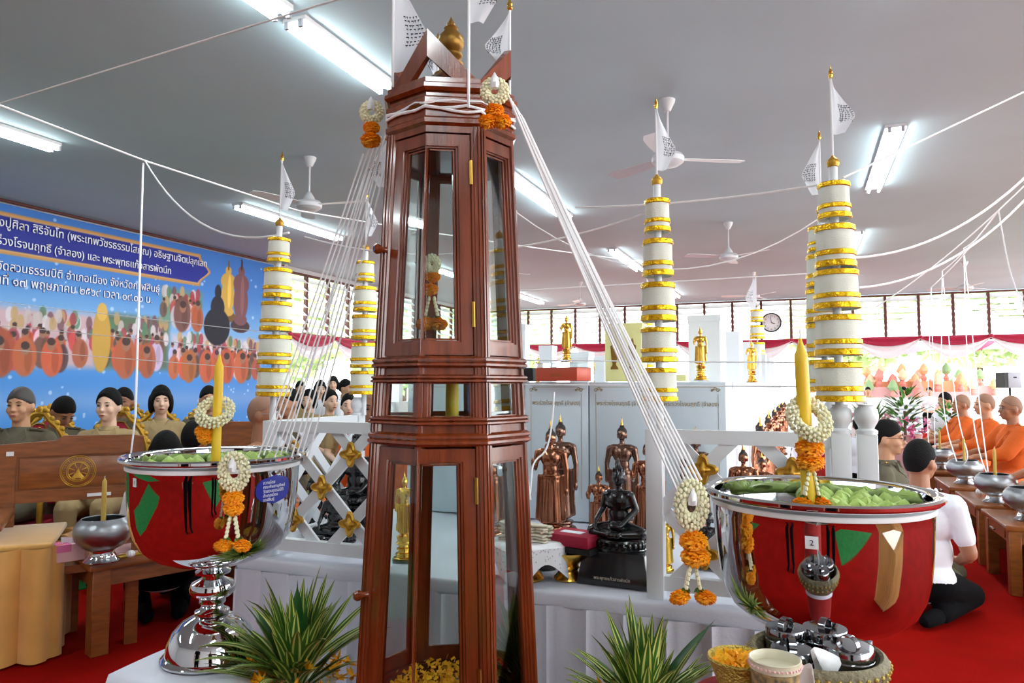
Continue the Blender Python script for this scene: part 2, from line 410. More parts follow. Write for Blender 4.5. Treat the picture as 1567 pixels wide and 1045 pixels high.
for (x, y, lab, r) in ((-1.1, 6.6, 'white ceiling fan nearest the tower, behind the middle white flag', .15), (-1.05, 12.05, 'white ceiling fan hanging between the two tall tiered umbrellas', 1.2), (-1.0, 17.6, 'white ceiling fan above the wall clock side, third of its row', .9),
                       (-5.2, 17.6, 'small far ceiling fan seen right of the tower', .3), (-5.25, 6.75, 'white ceiling fan behind the flag nearest the banner', 1.9), (-5.2, 12.05, 'ceiling fan hidden beyond the tower', .5), (3.3, 17.8, 'white ceiling fan far over the monks', .4)):
    if ff: o = fp[0]; o.location = (x, y, CEIL); o['label'] = lab; o.rotation_euler = (0, 0, r); ff = False
    else: copy_tree(fp, (x, y, CEIL), r, lab)
# ---------------------------------------------------------------- wall clock
c = thing('wall_clock', 'round white wall clock with black rim on the far louvre wall', 'clock', (-.8, YB - .3, 3.25))
MB().lathe([(.255, 0), (.29, -.02), (.29, .05), (.255, .05)], 40, ax=(0, -1, 0)).build('rim', 'black', c)
MB().lathe([(0, .02), (.26, .02)], 40, ax=(0, -1, 0)).build('clock_face', 'plastic_white', c)
for k in range(12):
    a = pi / 2 - 2 * pi * (k + 1) / 12
    me = text_mesh(str(k + 1), .075, 'numeral', .001, 'CENTER', 'black')
    mk('numeral', me, c, (.2 * cos(a), -.025, .2 * sin(a) - .027), (pi / 2, 0, 0))
for a, L, w in ((-.4, .11, .012), (pi / 2 + .1, .17, .008)):
    MB().tube([(0, -.03, 0), (L * cos(a), -.03, L * sin(a))], w, 6).build('hand', 'black', c)
MB().box(-.02, .02, .02, .26, .25, .3).build('bracket', 'black', c)
# ---------------------------------------------------------------- the blue banner
BY0, BY1, BZ0, BZ1 = 2.0, 12.3, .55, 3.93
ban = thing('event_banner', 'large blue printed event banner with photo collage and rows of lettering', 'banner', (XL + .03, BY0, BZ0))
nx, nz = 760, 260
LW, LH = BY1 - BY0, BZ1 - BZ0
U, V = np.meshgrid(np.linspace(0, LW, nx), np.linspace(0, LH, nz))     # metres along the banner, up
img = np.zeros((nz, nx, 3)); rng = np.random.default_rng(3)
top = np.array([62, 124, 208.]); bot = np.array([72, 148, 226.]); mid = np.array([150, 196, 236.])
tt = (V / LH)[..., None]
img[:] = bot * (1 - tt) + top * tt
glow = np.exp(-((V - 1.75) / .55) ** 2)[..., None] * .75; img[:] = img * (1 - glow) + mid * glow
glow = np.exp(-((V - .55) / .2) ** 2)[..., None] * .35; img[:] = img * (1 - glow) + np.array([190, 196, 232.]) * glow
def blend(mask, col, a=1.0):
    mk_ = (np.clip(mask, 0, 1) * a)[..., None]; img[:] = img * (1 - mk_) + np.array(col, float) * mk_
def ell(cx, cz, rx, rz, col, a=1.0, soft=.12):
    d = ((U - cx) / rx) ** 2 + ((V - cz) / rz) ** 2; blend((1 + soft - d) / soft, col, a)
def rect(x0, x1, z0, z1, col, a=1.0, s=.03):
    blend(np.minimum(np.minimum((U - x0) / s, (x1 - U) / s), np.minimum((V - z0) / s, (z1 - V) / s)), col, a)
def pY(px, py):                                    # pixel column/row on the banner -> banner metres
    a, u = ray(px, py); dx = a * cos(YAW) - sin(YAW); d = (XL + .03) / dx; p = at(px, py, d); return p.y - BY0, p.z - BZ0
for k in range(260):
    x, z = rng.uniform(0, LW), rng.uniform(0, LH); r = rng.uniform(.012, .03); ell(x, z, r, r, (200, 228, 255), .7, .8)
# gold framed title plate
(tx1, tz1), (tx0, tz0) = pY(318, 412), pY(0, 322)
xe = pY(318, 425)[0]; zt = pY(0, 322)[1]; zb = pY(0, 389)[1]
dd = np.minimum(zt - V, V - zb)
edge = xe - U - np.abs(V - (zt + zb) / 2) * .55 + .06 * np.cos((V - (zt + zb) / 2) * 14)
dd = np.minimum(dd, edge)
blend(dd / .02, (206, 150, 84)); blend((dd - .045) / .015, (250, 214, 150), .5); blend((dd - .06) / .02, (34, 44, 150))
g2 = np.clip((dd - .08) / .02, 0, 1) * np.clip((zt - .5 - V) / .3, 0, 1); blend(g2, (36, 96, 190))
# photo collage: soft edged crowd scenes
def scene(x0, x1, z0, z1, bgc, seed, robe=True):
    r = np.random.default_rng(seed); rect(x0, x1, z0, z1, bgc, .95, .12)
    for k in range(int((x1 - x0) * 26)):
        x = r.uniform(x0 + .1, x1 - .1); z = z1 - (z1 - z0) * r.uniform(.1, .45); c_ = [(206, 190, 188), (120, 80, 90), (226, 218, 224), (170, 60, 70), (196, 160, 110), (90, 130, 100)][r.integers(6)]
        ell(x, z, .05, .1, c_, .85, .4)
    for row, (lo, sz, st) in enumerate(((.52, .55, .17), (.36, .8, .26), (.16, 1.15, .42))):
        n = int((x1 - x0) / st)
        for k in range(n):
            x = x0 + .12 + k * st + r.uniform(-.07, .07); zz = z0 + (z1 - z0) * (lo + r.uniform(-.05, .05)); q = sz * r.uniform(.85, 1.1)
            c_ = (206, 96, 60) if r.random() < (.25, .5, .75)[row] else [(110, 82, 74), (196, 84, 84), (222, 214, 220), (86, 74, 78)][r.integers(4)]
            c_ = tuple(v * r.uniform(.85, 1.12) for v in c_); x2 = x + r.uniform(-.04, .04)
            if x - .16 * q < x0 or x + .16 * q > x1: continue
            ell(x, max(z0 + .2 * q, zz - .14 * q), .16 * q, .27 * q, c_, .95, .3); ell(x + .05 * q, max(z0 + .16 * q, zz - .1 * q), .05 * q, .17 * q, tuple(v * .78 for v in c_), .6, .6)
            ell(x2, zz + .2 * q, .062 * q, .085 * q, (164, 112, 90), 1, .25); ell(x2, zz + .245 * q, .06 * q, .055 * q, (70, 48, 46), 1, .3)
a0 = pY(0, 455)[0]; za = pY(0, 462)[1]; zbb = pY(0, 566)[1]
scene(-.5, pY(150, 500)[0], zbb, za, (214, 176, 182), 5)
scene(pY(145, 500)[0], pY(262, 500)[0], zbb, pY(200, 478)[1], (96, 112, 84), 6)
gx, gz = pY(153, 520); ell(gx, gz, .16, .5, (206, 160, 70), 1, .2); ell(gx, gz + .45, .09, .14, (224, 180, 90), 1, .2)
scene(pY(258, 500)[0], pY(400, 540)[0], pY(300, 578)[1], pY(330, 512)[1], (206, 196, 214), 8)
scene(pY(242, 460)[0], pY(312, 460)[0], pY(280, 500)[1], pY(280, 440)[1], (110, 150, 128), 9)
def stat(px, pyt, pyb, col, w, dark):
    x, z1 = pY(px, pyt); z0 = pY(px, pyb)[1]; h = z1 - z0
    ell(x, z0 + h * .08, w * 1.3, h * .09, dark, 1, .2); ell(x, z0 + h * .17, w * .9, h * .08, col, 1, .2)
    ell(x, z0 + h * .42, w, h * .26, col, 1, .15); ell(x, z0 + h * .66, w * 1.1, h * .14, col, 1, .15); ell(x, z0 + h * .84, w * .45, h * .07, col, 1, .2); ell(x, z0 + h * .93, w * .14, h * .08, dark, 1, .3)
    ell(x + w * .2, z0 + h * .5, w * .25, h * .25, tuple(min(255, q * 1.25) for q in col), .8, .5)
stat(349, 400, 492, (214, 172, 76), .17, (120, 84, 40)); stat(369, 398, 508, (122, 78, 84), .19, (66, 40, 50))
x, z = pY(332, 480); ell(x, z - .25, .32, .35, (24, 24, 40), 1, .15); ell(x, z + .12, .17, .22, (28, 28, 44), 1, .15); ell(x, z + .42, .08, .14, (24, 24, 40), 1, .2)
col = np.clip(img / 255, 0, 1); col = np.where(col <= .04045, col / 12.92, ((col + .055) / 1.055) ** 2.4)
vs = np.zeros((nz * nx, 3)); vs[:, 1] = U.ravel(); vs[:, 2] = V.ravel(); vs[:, 0] = .02 + .012 * np.sin(U.ravel() * 1.3) * np.sin(V.ravel() * 1.1)
ii = np.arange((nz - 1) * (nx - 1)); r_ = ii // (nx - 1); c_ = ii % (nx - 1); b_ = r_ * nx + c_
fc = np.stack([b_, b_ + 1, b_ + nx + 1, b_ + nx], 1)
me = bpy.data.meshes.new('printed_sheet'); me.vertices.add(nz * nx); me.vertices.foreach_set('co', vs.ravel())
me.loops.add(len(ii) * 4); me.loops.foreach_set('vertex_index', fc.ravel().astype(np.int32)); me.polygons.add(len(ii))
me.polygons.foreach_set('loop_start', (ii * 4).astype(np.int32)); me.update(calc_edges=True)
at_ = me.color_attributes.new('print', 'FLOAT_COLOR', 'POINT'); at_.data.foreach_set('color', np.concatenate([col.reshape(-1, 3), np.ones((nz * nx, 1))], 1).ravel())
me.materials.append(M['print']); me.polygons.foreach_set('use_smooth', [True] * len(ii))
mk('printed_sheet', me, ban)
MB().box(-.025, 0, -.02, LW + .02, -.02, LH + .02).build('banner_frame', 'plastic_white', ban)
def line(body, pxr, pyr, zpx, size, m, bold):       # a line of lettering that ends (right side) at a pixel column
    me = text_mesh(body, 1.0, m=m, bold=bold / size); w = max(v.co.x for v in me.vertices)
    x1 = pY(pxr, pyr)[0]; x0 = pY(0, zpx)[0]; z0 = pY(0, zpx)[1]
    return me, x1, z0, w
def put_line(body, px1, py1, px0, py0, m='text_white', bold=.0, edge_m=None):
    me = text_mesh(body, 1.0, m=m, thick=.004); w = max(v.co.x for v in me.vertices)
    (xa, za), (xb, zb2) = pY(px0, py0), pY(px1, py1); s = (xb - xa) / w
    z = (za + zb2) / 2
    if edge_m:
        me2 = text_mesh(body, 1.0, m=edge_m, thick=.002, bold=.028)
        mk('lettering_outline', me2, ban, (.034, xa, z), (pi / 2, 0, pi / 2)).scale = (s, s * 1.12, 1)
    mk('lettering', me, ban, (.038, xa, z), (pi / 2, 0, pi / 2)).scale = (s, s * 1.12, 1)
put_line('หลวงปู่ศิลา สิริจันโท (พระเทพวัชรธรรมโสภณ) อธิษฐานจิตปลุกเสก', 314, 410, -35, 338)
put_line('พระร่วงโรจนฤทธิ์ (จำลอง) และ พระพุทธแก้วสารพัดนึก', 259, 419, -35, 369)
put_line('ณ วัดสวนธรรมปีติ อำเภอเมือง จังหวัดกาฬสินธุ์', 241, 450, -30, 406, 'text_white', edge_m='blue_label')
put_line('วันที่ ๑๗ พฤษภาคม ๒๕๖๙ เวลา ๐๙.๐๐ น.', 230, 463, -22, 434, 'text_white', edge_m='blue_label')
MB().tube([(XL + .14, 2, 3.955), (XL + .14, 12.5, 3.955)], .022, 8).build('banner_rail', 'mullion', None, label='long dark pipe under the ceiling from which the blue banner hangs', cat='pipe')
# ---------------------------------------------------------------- outdoors
def leafcloud(n, rad, size, rnd, sq=1.0):
    m = MB()
    for k in range(n):
        d = Vector((rnd.gauss(0, 1), rnd.gauss(0, 1), rnd.gauss(0, 1))).normalized() * rad * (rnd.random() ** .4); d.z *= sq
        e = Vector((rnd.gauss(0, 1), rnd.gauss(0, 1), rnd.gauss(0, 1))).normalized() * size; g = e.orthogonal().normalized() * size * .5
        m.add([d - e, d + g, d + e, d - g], [(0, 1, 2, 3)])
    return m
rt = random.Random(4)
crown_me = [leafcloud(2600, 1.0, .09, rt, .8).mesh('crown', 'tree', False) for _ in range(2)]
for i, (x, y, s, lab) in enumerate([(-15.5, 15, 2.4, 'leafy tree outside nearest the banner end'), (-17, 20, 2.8, 'leafy tree outside past the side louvres'), (-14.5, 24.5, 2.2, 'leafy tree outside by the far left corner'), (-13, 31, 3, 'large tree outside beyond the far left corner'), (9, 46, 4.5, 'tall pale tree far outside behind the shrine'), (15, 44, 5, 'wide tree outside behind the monks'), (21, 40, 5, 'big tree outside behind the white speaker'), (3, 50, 4.2, 'distant tree outside left of the shrine tent')]):
    t = thing('tree', lab, 'tree', (x, y, -.21))
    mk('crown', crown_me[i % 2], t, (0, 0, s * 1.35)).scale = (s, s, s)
    MB().tube([(0, 0, 0), (.1, 0, s * .7), (0, .1, s * 1.3)], [.2, .14, .08], 8).build('trunk', 'wood_dark', t)
# white canopy tent outside with pink swags
t = thing('canopy_tent', 'white canopy tent outside with a pink scalloped valance', 'tent', (4.5, 28, -.21))
MB().add([(-4, -3, 2.9), (4, -3, 2.9), (4, 3, 2.9), (-4, 3, 2.9), (0, 0, 4.2)], [(0, 1, 4), (1, 2, 4), (2, 3, 4), (3, 0, 4), (3, 2, 1, 0)]).build('tent_roof', 'drape_white', t, smooth=False)
for sx in (-1, 1):
    for sy in (-1, 1): MB().tube([(sx * 3.9, sy * 2.9, 0), (sx * 3.9, sy * 2.9, 2.9)], .04, 8).build('tent_pole', 'steel', t)
for k in range(5):
    P = [[(-4 + k * 1.6 + 1.6 * j / 10, -3.05 - .02 * i, 2.88 - (.06 + .3 * 4 * (j / 10) * (1 - j / 10)) * i / 3) for j in range(11)] for i in range(4)]
    MB().grid(P, thick=.01).build('valance', 'pink' if k % 2 else 'crimson', t)
# ================================================================ THE OCTAGONAL WOODEN CABINET
TC = Vector((-.795, 1.568, 0)); TR = lambda z: .2187 - (z - .63) * .0463
tdir = atan2(-TC.y, -TC.x) + radians(2)
tower = thing('octagonal_cabinet', 'tall tapering reddish wooden octagonal shrine cabinet with glazed doors', 'cabinet', TC)
def tv(k, z, off=0):      # corner k of the octagon at height z; V1-V2 is the face towards the camera
    a = tdir - pi / 8 + (k - 1) * pi / 4; a = tdir + pi / 8 * -1 + (k - 1) * pi / 4
    r = TR(z) + off / cos(pi / 8)
    return Vector((r * cos(a), r * sin(a), z))
# seen from the camera, counter-clockwise (increasing angle) runs left to right
def fpt(k, sp, z, off=0):
    a, b = tv(k, z, off), tv(k + 1, z, off); L = (b - a).length
    s, q = sp; return a + (b - a) * ((q / L) if s == 'L' else (1 - q / L) if s == 'R' else q)
def member(m, k, s0, s1, z0, z1, o0=-.02, o1=.0, mi=0, n=1):
    for i in range(n):
        za, zb = z0 + (z1 - z0) * i / n, z0 + (z1 - z0) * (i + 1) / n
        m.hexa([fpt(k, s0, za, o0), fpt(k, s1, za, o0), fpt(k, s1, zb, o0), fpt(k, s0, zb, o0)], [fpt(k, s0, za, o1), fpt(k, s1, za, o1), fpt(k, s1, zb, o1), fpt(k, s0, zb, o1)], mi)
def ring(prof, nm, m='wood_red'):      # octagonal moulding: list of (offset, z)
    mb = MB(); n = len(prof); vs = []
    for (o, z) in prof:
        for k in range(8): vs.append(tv(k, z, o))
    fs = [(i * 8 + k, i * 8 + (k + 1) % 8, ((i + 1) % n) * 8 + (k + 1) % 8, ((i + 1) % n) * 8 + k) for i in range(n) for k in range(8)]
    mb.add(vs, fs); return mb.build(nm, m, tower, smooth=False)
ring([(-.06, 0), (.045, 0), (.045, .09), (.03, .1), (.03, .2), (.012, .23), (.012, .3), (-.06, .3)], 'plinth')
ring([(-.03, .3), (.0, .3), (.0, .60), (-.03, .60)], 'base_panel')
def mould(z, s=1, nm='moulding'): ring([(-.03, z - .016 * s), (.004, z - .016 * s), (.012, z - .010 * s), (.012, z - .004 * s), (.007, z), (.011, z + .004 * s), (.011, z + .010 * s), (.003, z + .016 * s), (-.03, z + .016 * s)], nm)
mould(.615); mould(1.232, .9); ring([(-.03, 1.246), (-.004, 1.246), (-.004, 1.262), (-.03, 1.262)], 'recessed_band'); mould(1.272, .6)
mould(1.365, .6); ring([(-.03, 1.374), (-.004, 1.374), (-.004, 1.392), (-.03, 1.392)], 'recessed_band'); mould(1.402, .8)
# cornice of stacked octagonal mouldings
ring([(-.04, 1.925), (.002, 1.925), (.002, 1.94), (.01, 1.946), (.01, 1.956), (.004, 1.962), (.004, 1.985), (-.04, 1.985)], 'cornice_moulding')
ring([(-.04, 1.985), (.006, 1.985), (.011, 1.992), (.011, 2.004), (.004, 2.01), (.004, 2.02), (-.04, 2.02)], 'cornice_moulding')
ring([(-.06, 2.02), (.010, 2.02), (.017, 2.027), (.017, 2.036), (.010, 2.041), (.010, 2.052), (-.06, 2.052)], 'cornice_moulding')
mb = MB(); vs = [tv(k, 2.048, -.005) for k in range(8)] + [tv(k, 2.13, -.115) for k in range(8)]
mb.add(vs, [tuple(range(8))[::-1], tuple(range(8, 16))] + [(k, (k + 1) % 8, 8 + (k + 1) % 8, 8 + k) for k in range(8)]); mb.build('roof', 'wood_dark', tower, smooth=False)
# corner posts: stout at every other corner (V0, V2, ...), slim at the folds
for k in range(8):
    m = MB(); w = .021 if k % 2 == 0 else .008
    for (z0, z1) in (((.6, 1.94),) if k != 1 else ((1.21, 1.42),)):
        for (f, s0, s1) in ((k, ('L', 0), ('L', w)), (k - 1, ('R', w), ('R', 0))):
            member(m, f, s0, s1, z0, z1, -.02, .003, n=4)
            if k % 2 == 0:
                q = [('L', .003), ('L', .007)] if f == k else [('R', .007), ('R', .003)]; member(m, f, q[0], q[1], z0, z1, .002, .0065, n=4)
                q = [('L', .012), ('L', .016)] if f == k else [('R', .016), ('R', .012)]; member(m, f, q[0], q[1], z0, z1, .002, .0055, n=4)
    m.build('corner_post', 'wood_red', tower, smooth=False)
# glazed leaves: frame members and a pane for every face and storey
def leaf_frame(parent, k, z0, z1, even, sw=.022, rail=.028, kind='side', steps=((0, -.006), (.005, -.010))):
    m = MB()
    po, pi_, so, si = {'door': (.022, .0004, .026, .0006), 'side': (.020, .008, .004, .006), 'mid': (.021, .009, .004, .008)}[kind]
    pl, pr = (po, pi_) if even else (pi_, po); sl, sr = (so, si) if even else (si, so)
    a0, a1 = pl, pl + sl; b1, b0 = pr + sr, pr
    bead = kind != 'door'
    member(m, k, ('L', a0), ('L', a1), z0, z1, -.014, -.002, n=2); member(m, k, ('R', b1), ('R', b0), z0, z1, -.014, -.002, n=2)
    member(m, k, ('L', a1), ('R', b1), z1 - rail, z1, -.014, -.002); member(m, k, ('L', a1), ('R', b1), z0, z0 + rail, -.014, -.002)
    # glazing bead: two stepped steps inside the frame
    for (i, o) in steps:
        w = .004
        if bead or even: member(m, k, ('L', a1 + i), ('L', a1 + i + w), z0 + rail + i, z1 - rail - i, -.016, o)
        if bead or not even: member(m, k, ('R', b1 + i + w), ('R', b1 + i), z0 + rail + i, z1 - rail - i, -.016, o)
        member(m, k, ('L', a1 + i), ('R', b1 + i), z1 - rail - i - w, z1 - rail - i, -.016, o); member(m, k, ('L', a1 + i), ('R', b1 + i), z0 + rail + i, z0 + rail + i + w, -.016, o)
    fo = m.build('leaf_frame', 'wood_red', parent, smooth=False)
    g = MB(); member(g, k, ('L', a1 + .004), ('R', b1 + .004), z0 + rail + .004, z1 - rail - .004, -.0145, -.0125); g.build('glass_pane', 'glass', fo if parent is tower else parent, smooth=False)
for b in range(4):                      # four bays of two folded faces; V0-V1-V2 is the bay with the knobs
    for (z0, z1, nm) in ((1.418, 1.922, 'upper_door'), (.633, 1.212, 'lower_door')):
        m = MB(); ck = 2 * b + 1; hw_ = .0004 if b == 0 else .009
        m.hexa([fpt(ck, ('L', 0), z0, -.012), fpt(ck, ('L', hw_), z0, -.012), fpt(ck, ('L', hw_), z1, -.012), fpt(ck, ('L', 0), z1, -.012)],
               [fpt(ck, ('L', 0), z0, .0005), fpt(ck, ('L', hw_), z0, .0), fpt(ck, ('L', hw_), z1, .0), fpt(ck, ('L', 0), z1, .0005)])
        door = m.build(nm, 'wood_red', tower, smooth=False)
        kd = 'door' if b == 0 else 'side'; leaf_frame(door, 2 * b, z0, z1, True, kind=kd); leaf_frame(door, 2 * b + 1, z0, z1, False, kind=kd)
        if b: continue
        zk = 1.665 if nm == 'upper_door' else .885
        p = fpt(2 * b, ('L', .016), zk, .002); q = fpt(2 * b, ('L', .016), zk, .034); ax = q - p
        MB().lathe([(0, 0), (.0075, 0), (.006, .01), (.0115, .02), (.0125, .026), (.008, .032), (0, .033)], 16, p, ax=ax).build('door_knob', 'wood_red', door)
        for zh in (z0 + .09, z1 - .09):
            h = MB(); member(h, 2 * b + 1, ('R', .026), ('R', .019), zh - .028, zh + .028, .0, .004); pz = fpt(2 * b + 1, ('R', .0225), zh - .028, .005)
            h.tube([pz, fpt(2 * b + 1, ('R', .0225), zh + .028, .005)], .0028, 8); h.build('hinge', 'brass', door, smooth=False)
    for k in (2 * b, 2 * b + 1): leaf_frame(tower, k, 1.276, 1.361, k % 2 == 0, rail=.003, kind='mid', steps=((0, -.007),))
# shelves inside
for z in (.622, 1.24, 1.40): ring([(-.17, z - .006), (-.016, z - .006), (-.016, z + .006), (-.17, z + .006)], 'shelf')
mb = MB(); mb.lathe([(0, 1.9), (.12, 1.9), (.12, 1.905), (0, 1.905)], 16); mb.build('inner_ceiling', 'wood_red', tower)
# gables: an inverted V over each bay, apex above the fold
for b in range(4):
    for (k, s) in ((2 * b, 'R'), (2 * b + 1, 'L')):
        a, c_ = tv(k, 2.05, .0), tv(k + 1, 2.05, .0); Lk = (c_ - a).length; o = 'L' if s == 'R' else 'R'
        pr = lambda q, z, of: (fpt(k, ('N', (1 - q) if s == 'R' else q), 2.05, of) + Vector((0, 0, z - 2.05)))
        poly = [(0, 2.168), (.96, 2.052), (.5, 2.052), (0, 2.103)]
        MB().hexa([pr(q, z, -.013) for q, z in poly], [pr(q, z, .003) for q, z in poly]).build('gable_board', 'wood_red', tower, smooth=False)
MB().lathe([(0, 2.08), (.05, 2.08), (.045, 2.12), (.02, 2.135), (.03, 2.145), (.032, 2.152), (.016, 2.16), (.028, 2.168), (.03, 2.174), (.018, 2.18), (.03, 2.19), (.0335, 2.205), (.031, 2.22), (.018, 2.235), (.016, 2.24), (.018, 2.243), (.011, 2.25), (.011, 2.254), (.006, 2.262), (0, 2.275)], 28).build('urn_finial', 'gold_old', tower)
# ================================================================ ALTAR TABLES
def cloth_table(x0, x1, y0, y1, z, label, n_pl=12, name='draped_table'):
    t = thing(name, label, 'table', ((x0 + x1) / 2, (y0 + y1) / 2, 0)); cx, cy = (x0 + x1) / 2, (y0 + y1) / 2
    MB().box(x0 - cx, x1 - cx, y0 - cy, y1 - cy, z - .035, z - .006).build('table_board', 'white_paint', t, smooth=False)
    for sx in (x0 - cx + .06, x1 - cx - .06):
        for sy in (y0 - cy + .06, y1 - cy - .06): MB().box(sx - .02, sx + .02, sy - .02, sy + .02, 0, z - .035).build('leg', 'steel', t, smooth=False)
    top = MB().box(x0 - cx - .008, x1 - cx + .008, y0 - cy - .008, y1 - cy + .008, z - .05, z).mesh('tabletop_cloth', 'cloth_white'); bevel(top, .012, 3); mk('tabletop_cloth', top, t)
    # pleated skirt: a folded ribbon round the edge
    per = [(x0, y0), (x1, y0), (x1, y1), (x0, y1), (x0, y0)]; P = [[], [], [], []]; rr = random.Random(int(x0 * 100 + 7)); s = 0
    for (a, b) in zip(per, per[1:]):
        L = hypot(b[0] - a[0], b[1] - a[1]); nn = max(6, int(L / .012)); tx, ty = (b[0] - a[0]) / L, (b[1] - a[1]) / L
        for i in range(nn):
            u = i / nn * L; ph = (u % .115) / .115; ple = (.010 if ph < .13 else .0) + .004 * sin(ph * 6.3)
            for r, (zz, am) in enumerate(((z - .04, 1), (z - .2, 1.2), (z - .45, 1.6), (.012, 2.2))):
                o = .012 + ple * am + .006 * am * sin(u * 9 + r * .6); P[r].append((a[0] + tx * u + ty * o - cx, a[1] + ty * u - tx * o - cy, zz))
    MB().grid(P[::-1], close_u=True).build('pleated_skirt', 'cloth_white', t, ang=50)
    return t
cloth_table(-1.86, .125, 2.04, 3.44, .75, 'long white draped altar table behind the wooden cabinet, with pleated skirt')
cloth_table(-1.9, -.12, 3.5, 12.5, .75, 'very long white draped table running away down the hall with rows of statues')
# ---------------------------------------------------------------- lattice fence
def flower_me():
    m = MB(); P = []
    for i in range(7):
        r = i / 6
        P.append([(r * .034 * (1 + .28 * cos(4 * a) ** 1 if True else 1) * cos(a), -.012 + .010 * r * r - .004 * sin(r * 9) - .003 * abs(cos(2 * a)) * r, r * .034 * (1 + .28 * cos(4 * a)) * sin(a)) for a in [2 * pi * j / 48 for j in range(48)]])
    m.grid(P, close_u=True)
    P2 = [[(x, .0, z) for (x, y, z) in P[-1]]]; m.grid([P[-1], P2[0]], close_u=True); m.ell((0, -.013, 0), .009, .006, .009, 12, 6)
    return m.mesh('gold_flower', 'gold_paint')
GF = flower_me()
FZ0, FZ1 = .765, 1.225
def fence(p0, p1, label, flowers, posts=(True, True), cut0=0.0, phase=.5, w=.2325):
    L = hypot(p1[0] - p0[0], p1[1] - p0[1]); t = thing('lattice_fence', label, 'fence', (p0[0], p0[1], 0), atan2(p1[1] - p0[1], p1[0] - p0[0]))
    MB().box(.0, L, -.016, .016, FZ1 - .038, FZ1).build('rail', 'white_paint', t, smooth=False)
    MB().box(.0, L, -.016, .016, FZ0 + .01, FZ0 + .05).build('rail', 'white_paint', t, smooth=False)
    za, zb = FZ0 + .05, FZ1 - .038; hh = zb - za; hw = .0185
    for sgn in (1, -1):
        c0 = -hh - w
        while c0 < L + w:
            # slat centre line x = c0 + (z - za) for sgn=1, or mirrored; clipped to the panel
            lo, hi = 0, hh
            xs = lambda q: (c0 + w * phase + q) if sgn > 0 else (c0 + w * phase + hh - q + (w - (hh % w)) * 0)
            pts = []
            import itertools
            poly = [Vector((xs(0) - hw * 1.4, 0)), Vector((xs(0) + hw * 1.4, 0)), Vector((xs(hh) + hw * 1.4, hh)), Vector((xs(hh) - hw * 1.4, hh))]
            def clip(poly, f):
                out = []
                for a, b in zip(poly, poly[1:] + poly[:1]):
                    fa, fb = f(a), f(b)
                    if fa >= 0: out.append(a)
                    if fa * fb < 0: out.append(a + (b - a) * (fa / (fa - fb)))
                return out
            poly = clip(poly, lambda q: q.x - 0); poly = clip(poly, lambda q: L - q.x) if poly else poly
            if len(poly) >= 3:
                y0 = -.012 if sgn > 0 else .001
                MB().hexa([(q.x, y0, za + q.y) for q in poly], [(q.x, y0 + .011, za + q.y) for q in poly]).build('slat', 'white_paint', t, smooth=False)
            c0 += w
    for (fx_, fz) in flowers: mk('gold_flower', GF, t, (fx_, -.012, fz))
    return t
def post(x, y, label, ball=True, rz=0):
    t = thing('fence_post', label, 'post', (x, y, .75), rz)
    me = MB().box(-.024, .024, -.024, .024, 0, .475).mesh('shaft', 'white_paint', False); bevel(me, .003, 2); mk('shaft', me, t)
    if ball:
        m = MB(); m.lathe([(0, .475), (.026, .475), (.026, .483), (.018, .489), (.02, .494), (.028, .508), (.03, .522), (.026, .538), (.018, .545), (.02, .55), (.0, .552)], 20, jit=lambda a, z: 1 + (.05 * sin(6 * a + z * 120) if z < .545 else 0)); m.build('turned_cap', 'white_paint', t)
    return t
yF = 2.085
FX = dict(a=-1.765, b=-1.30, c=-.395, d=.092)
# left panel: flowers where the slats cross
def cross(L, w=.2325, phase=.5):
    hh = FZ1 - .038 - FZ0 - .05; pts = []
    for i in range(-6, 8):
        for j in range(-6, 8):
            c1 = -hh - w + w * i + w * phase; c2 = -hh - w + w * j + w * phase + hh      # z = x - c1 ; z = c2 - x
            x = (c1 + c2) / 2; z = x - c1
            if .02 < x < L - .02 and .03 < z < hh - .03: pts.append((x, FZ0 + .05 + z))
    return sorted(set((round(a, 4), round(b, 4)) for a, b in pts))
LL = FX['b'] - FX['a']
fence((FX['a'], yF), (FX['b'], yF), 'white lattice fence panel with gold flowers, left of the cabinet', [p for p in cross(LL, .2325, .78)], phase=.78)
LR = FX['d'] - FX['c']
fence((FX['c'], yF), (FX['d'], yF), 'white lattice fence panel with gold flowers behind the right silver bowl', [p for p in cross(LR, .2325, .877)], phase=.877)
fence((FX['a'], yF), (FX['a'], 2.62), 'white lattice fence side panel at the left end of the altar', [], phase=.3)
fence((FX['d'], yF), (FX['d'], 2.62), 'white lattice fence side panel at the right end of the altar', [], phase=.3)
post(FX['a'], yF, 'white fence post at the left front corner under the tiered umbrella', False)
post(FX['b'], yF, 'white fence post just behind the left edge of the cabinet')
post(FX['c'], yF, 'white fence post beside the black seated statue, at the altar opening', False)
post(FX['d'], yF, 'white fence post under the largest tiered umbrella, behind the right bowl')
post(FX['d'] + .062, yF, 'white fence post with turned cap right beside the largest umbrella')
post(FX['a'], 2.62, 'white fence post at the rear left corner of the altar fence')
post(FX['d'], 2.62, 'white fence post at the rear right corner of the altar fence')
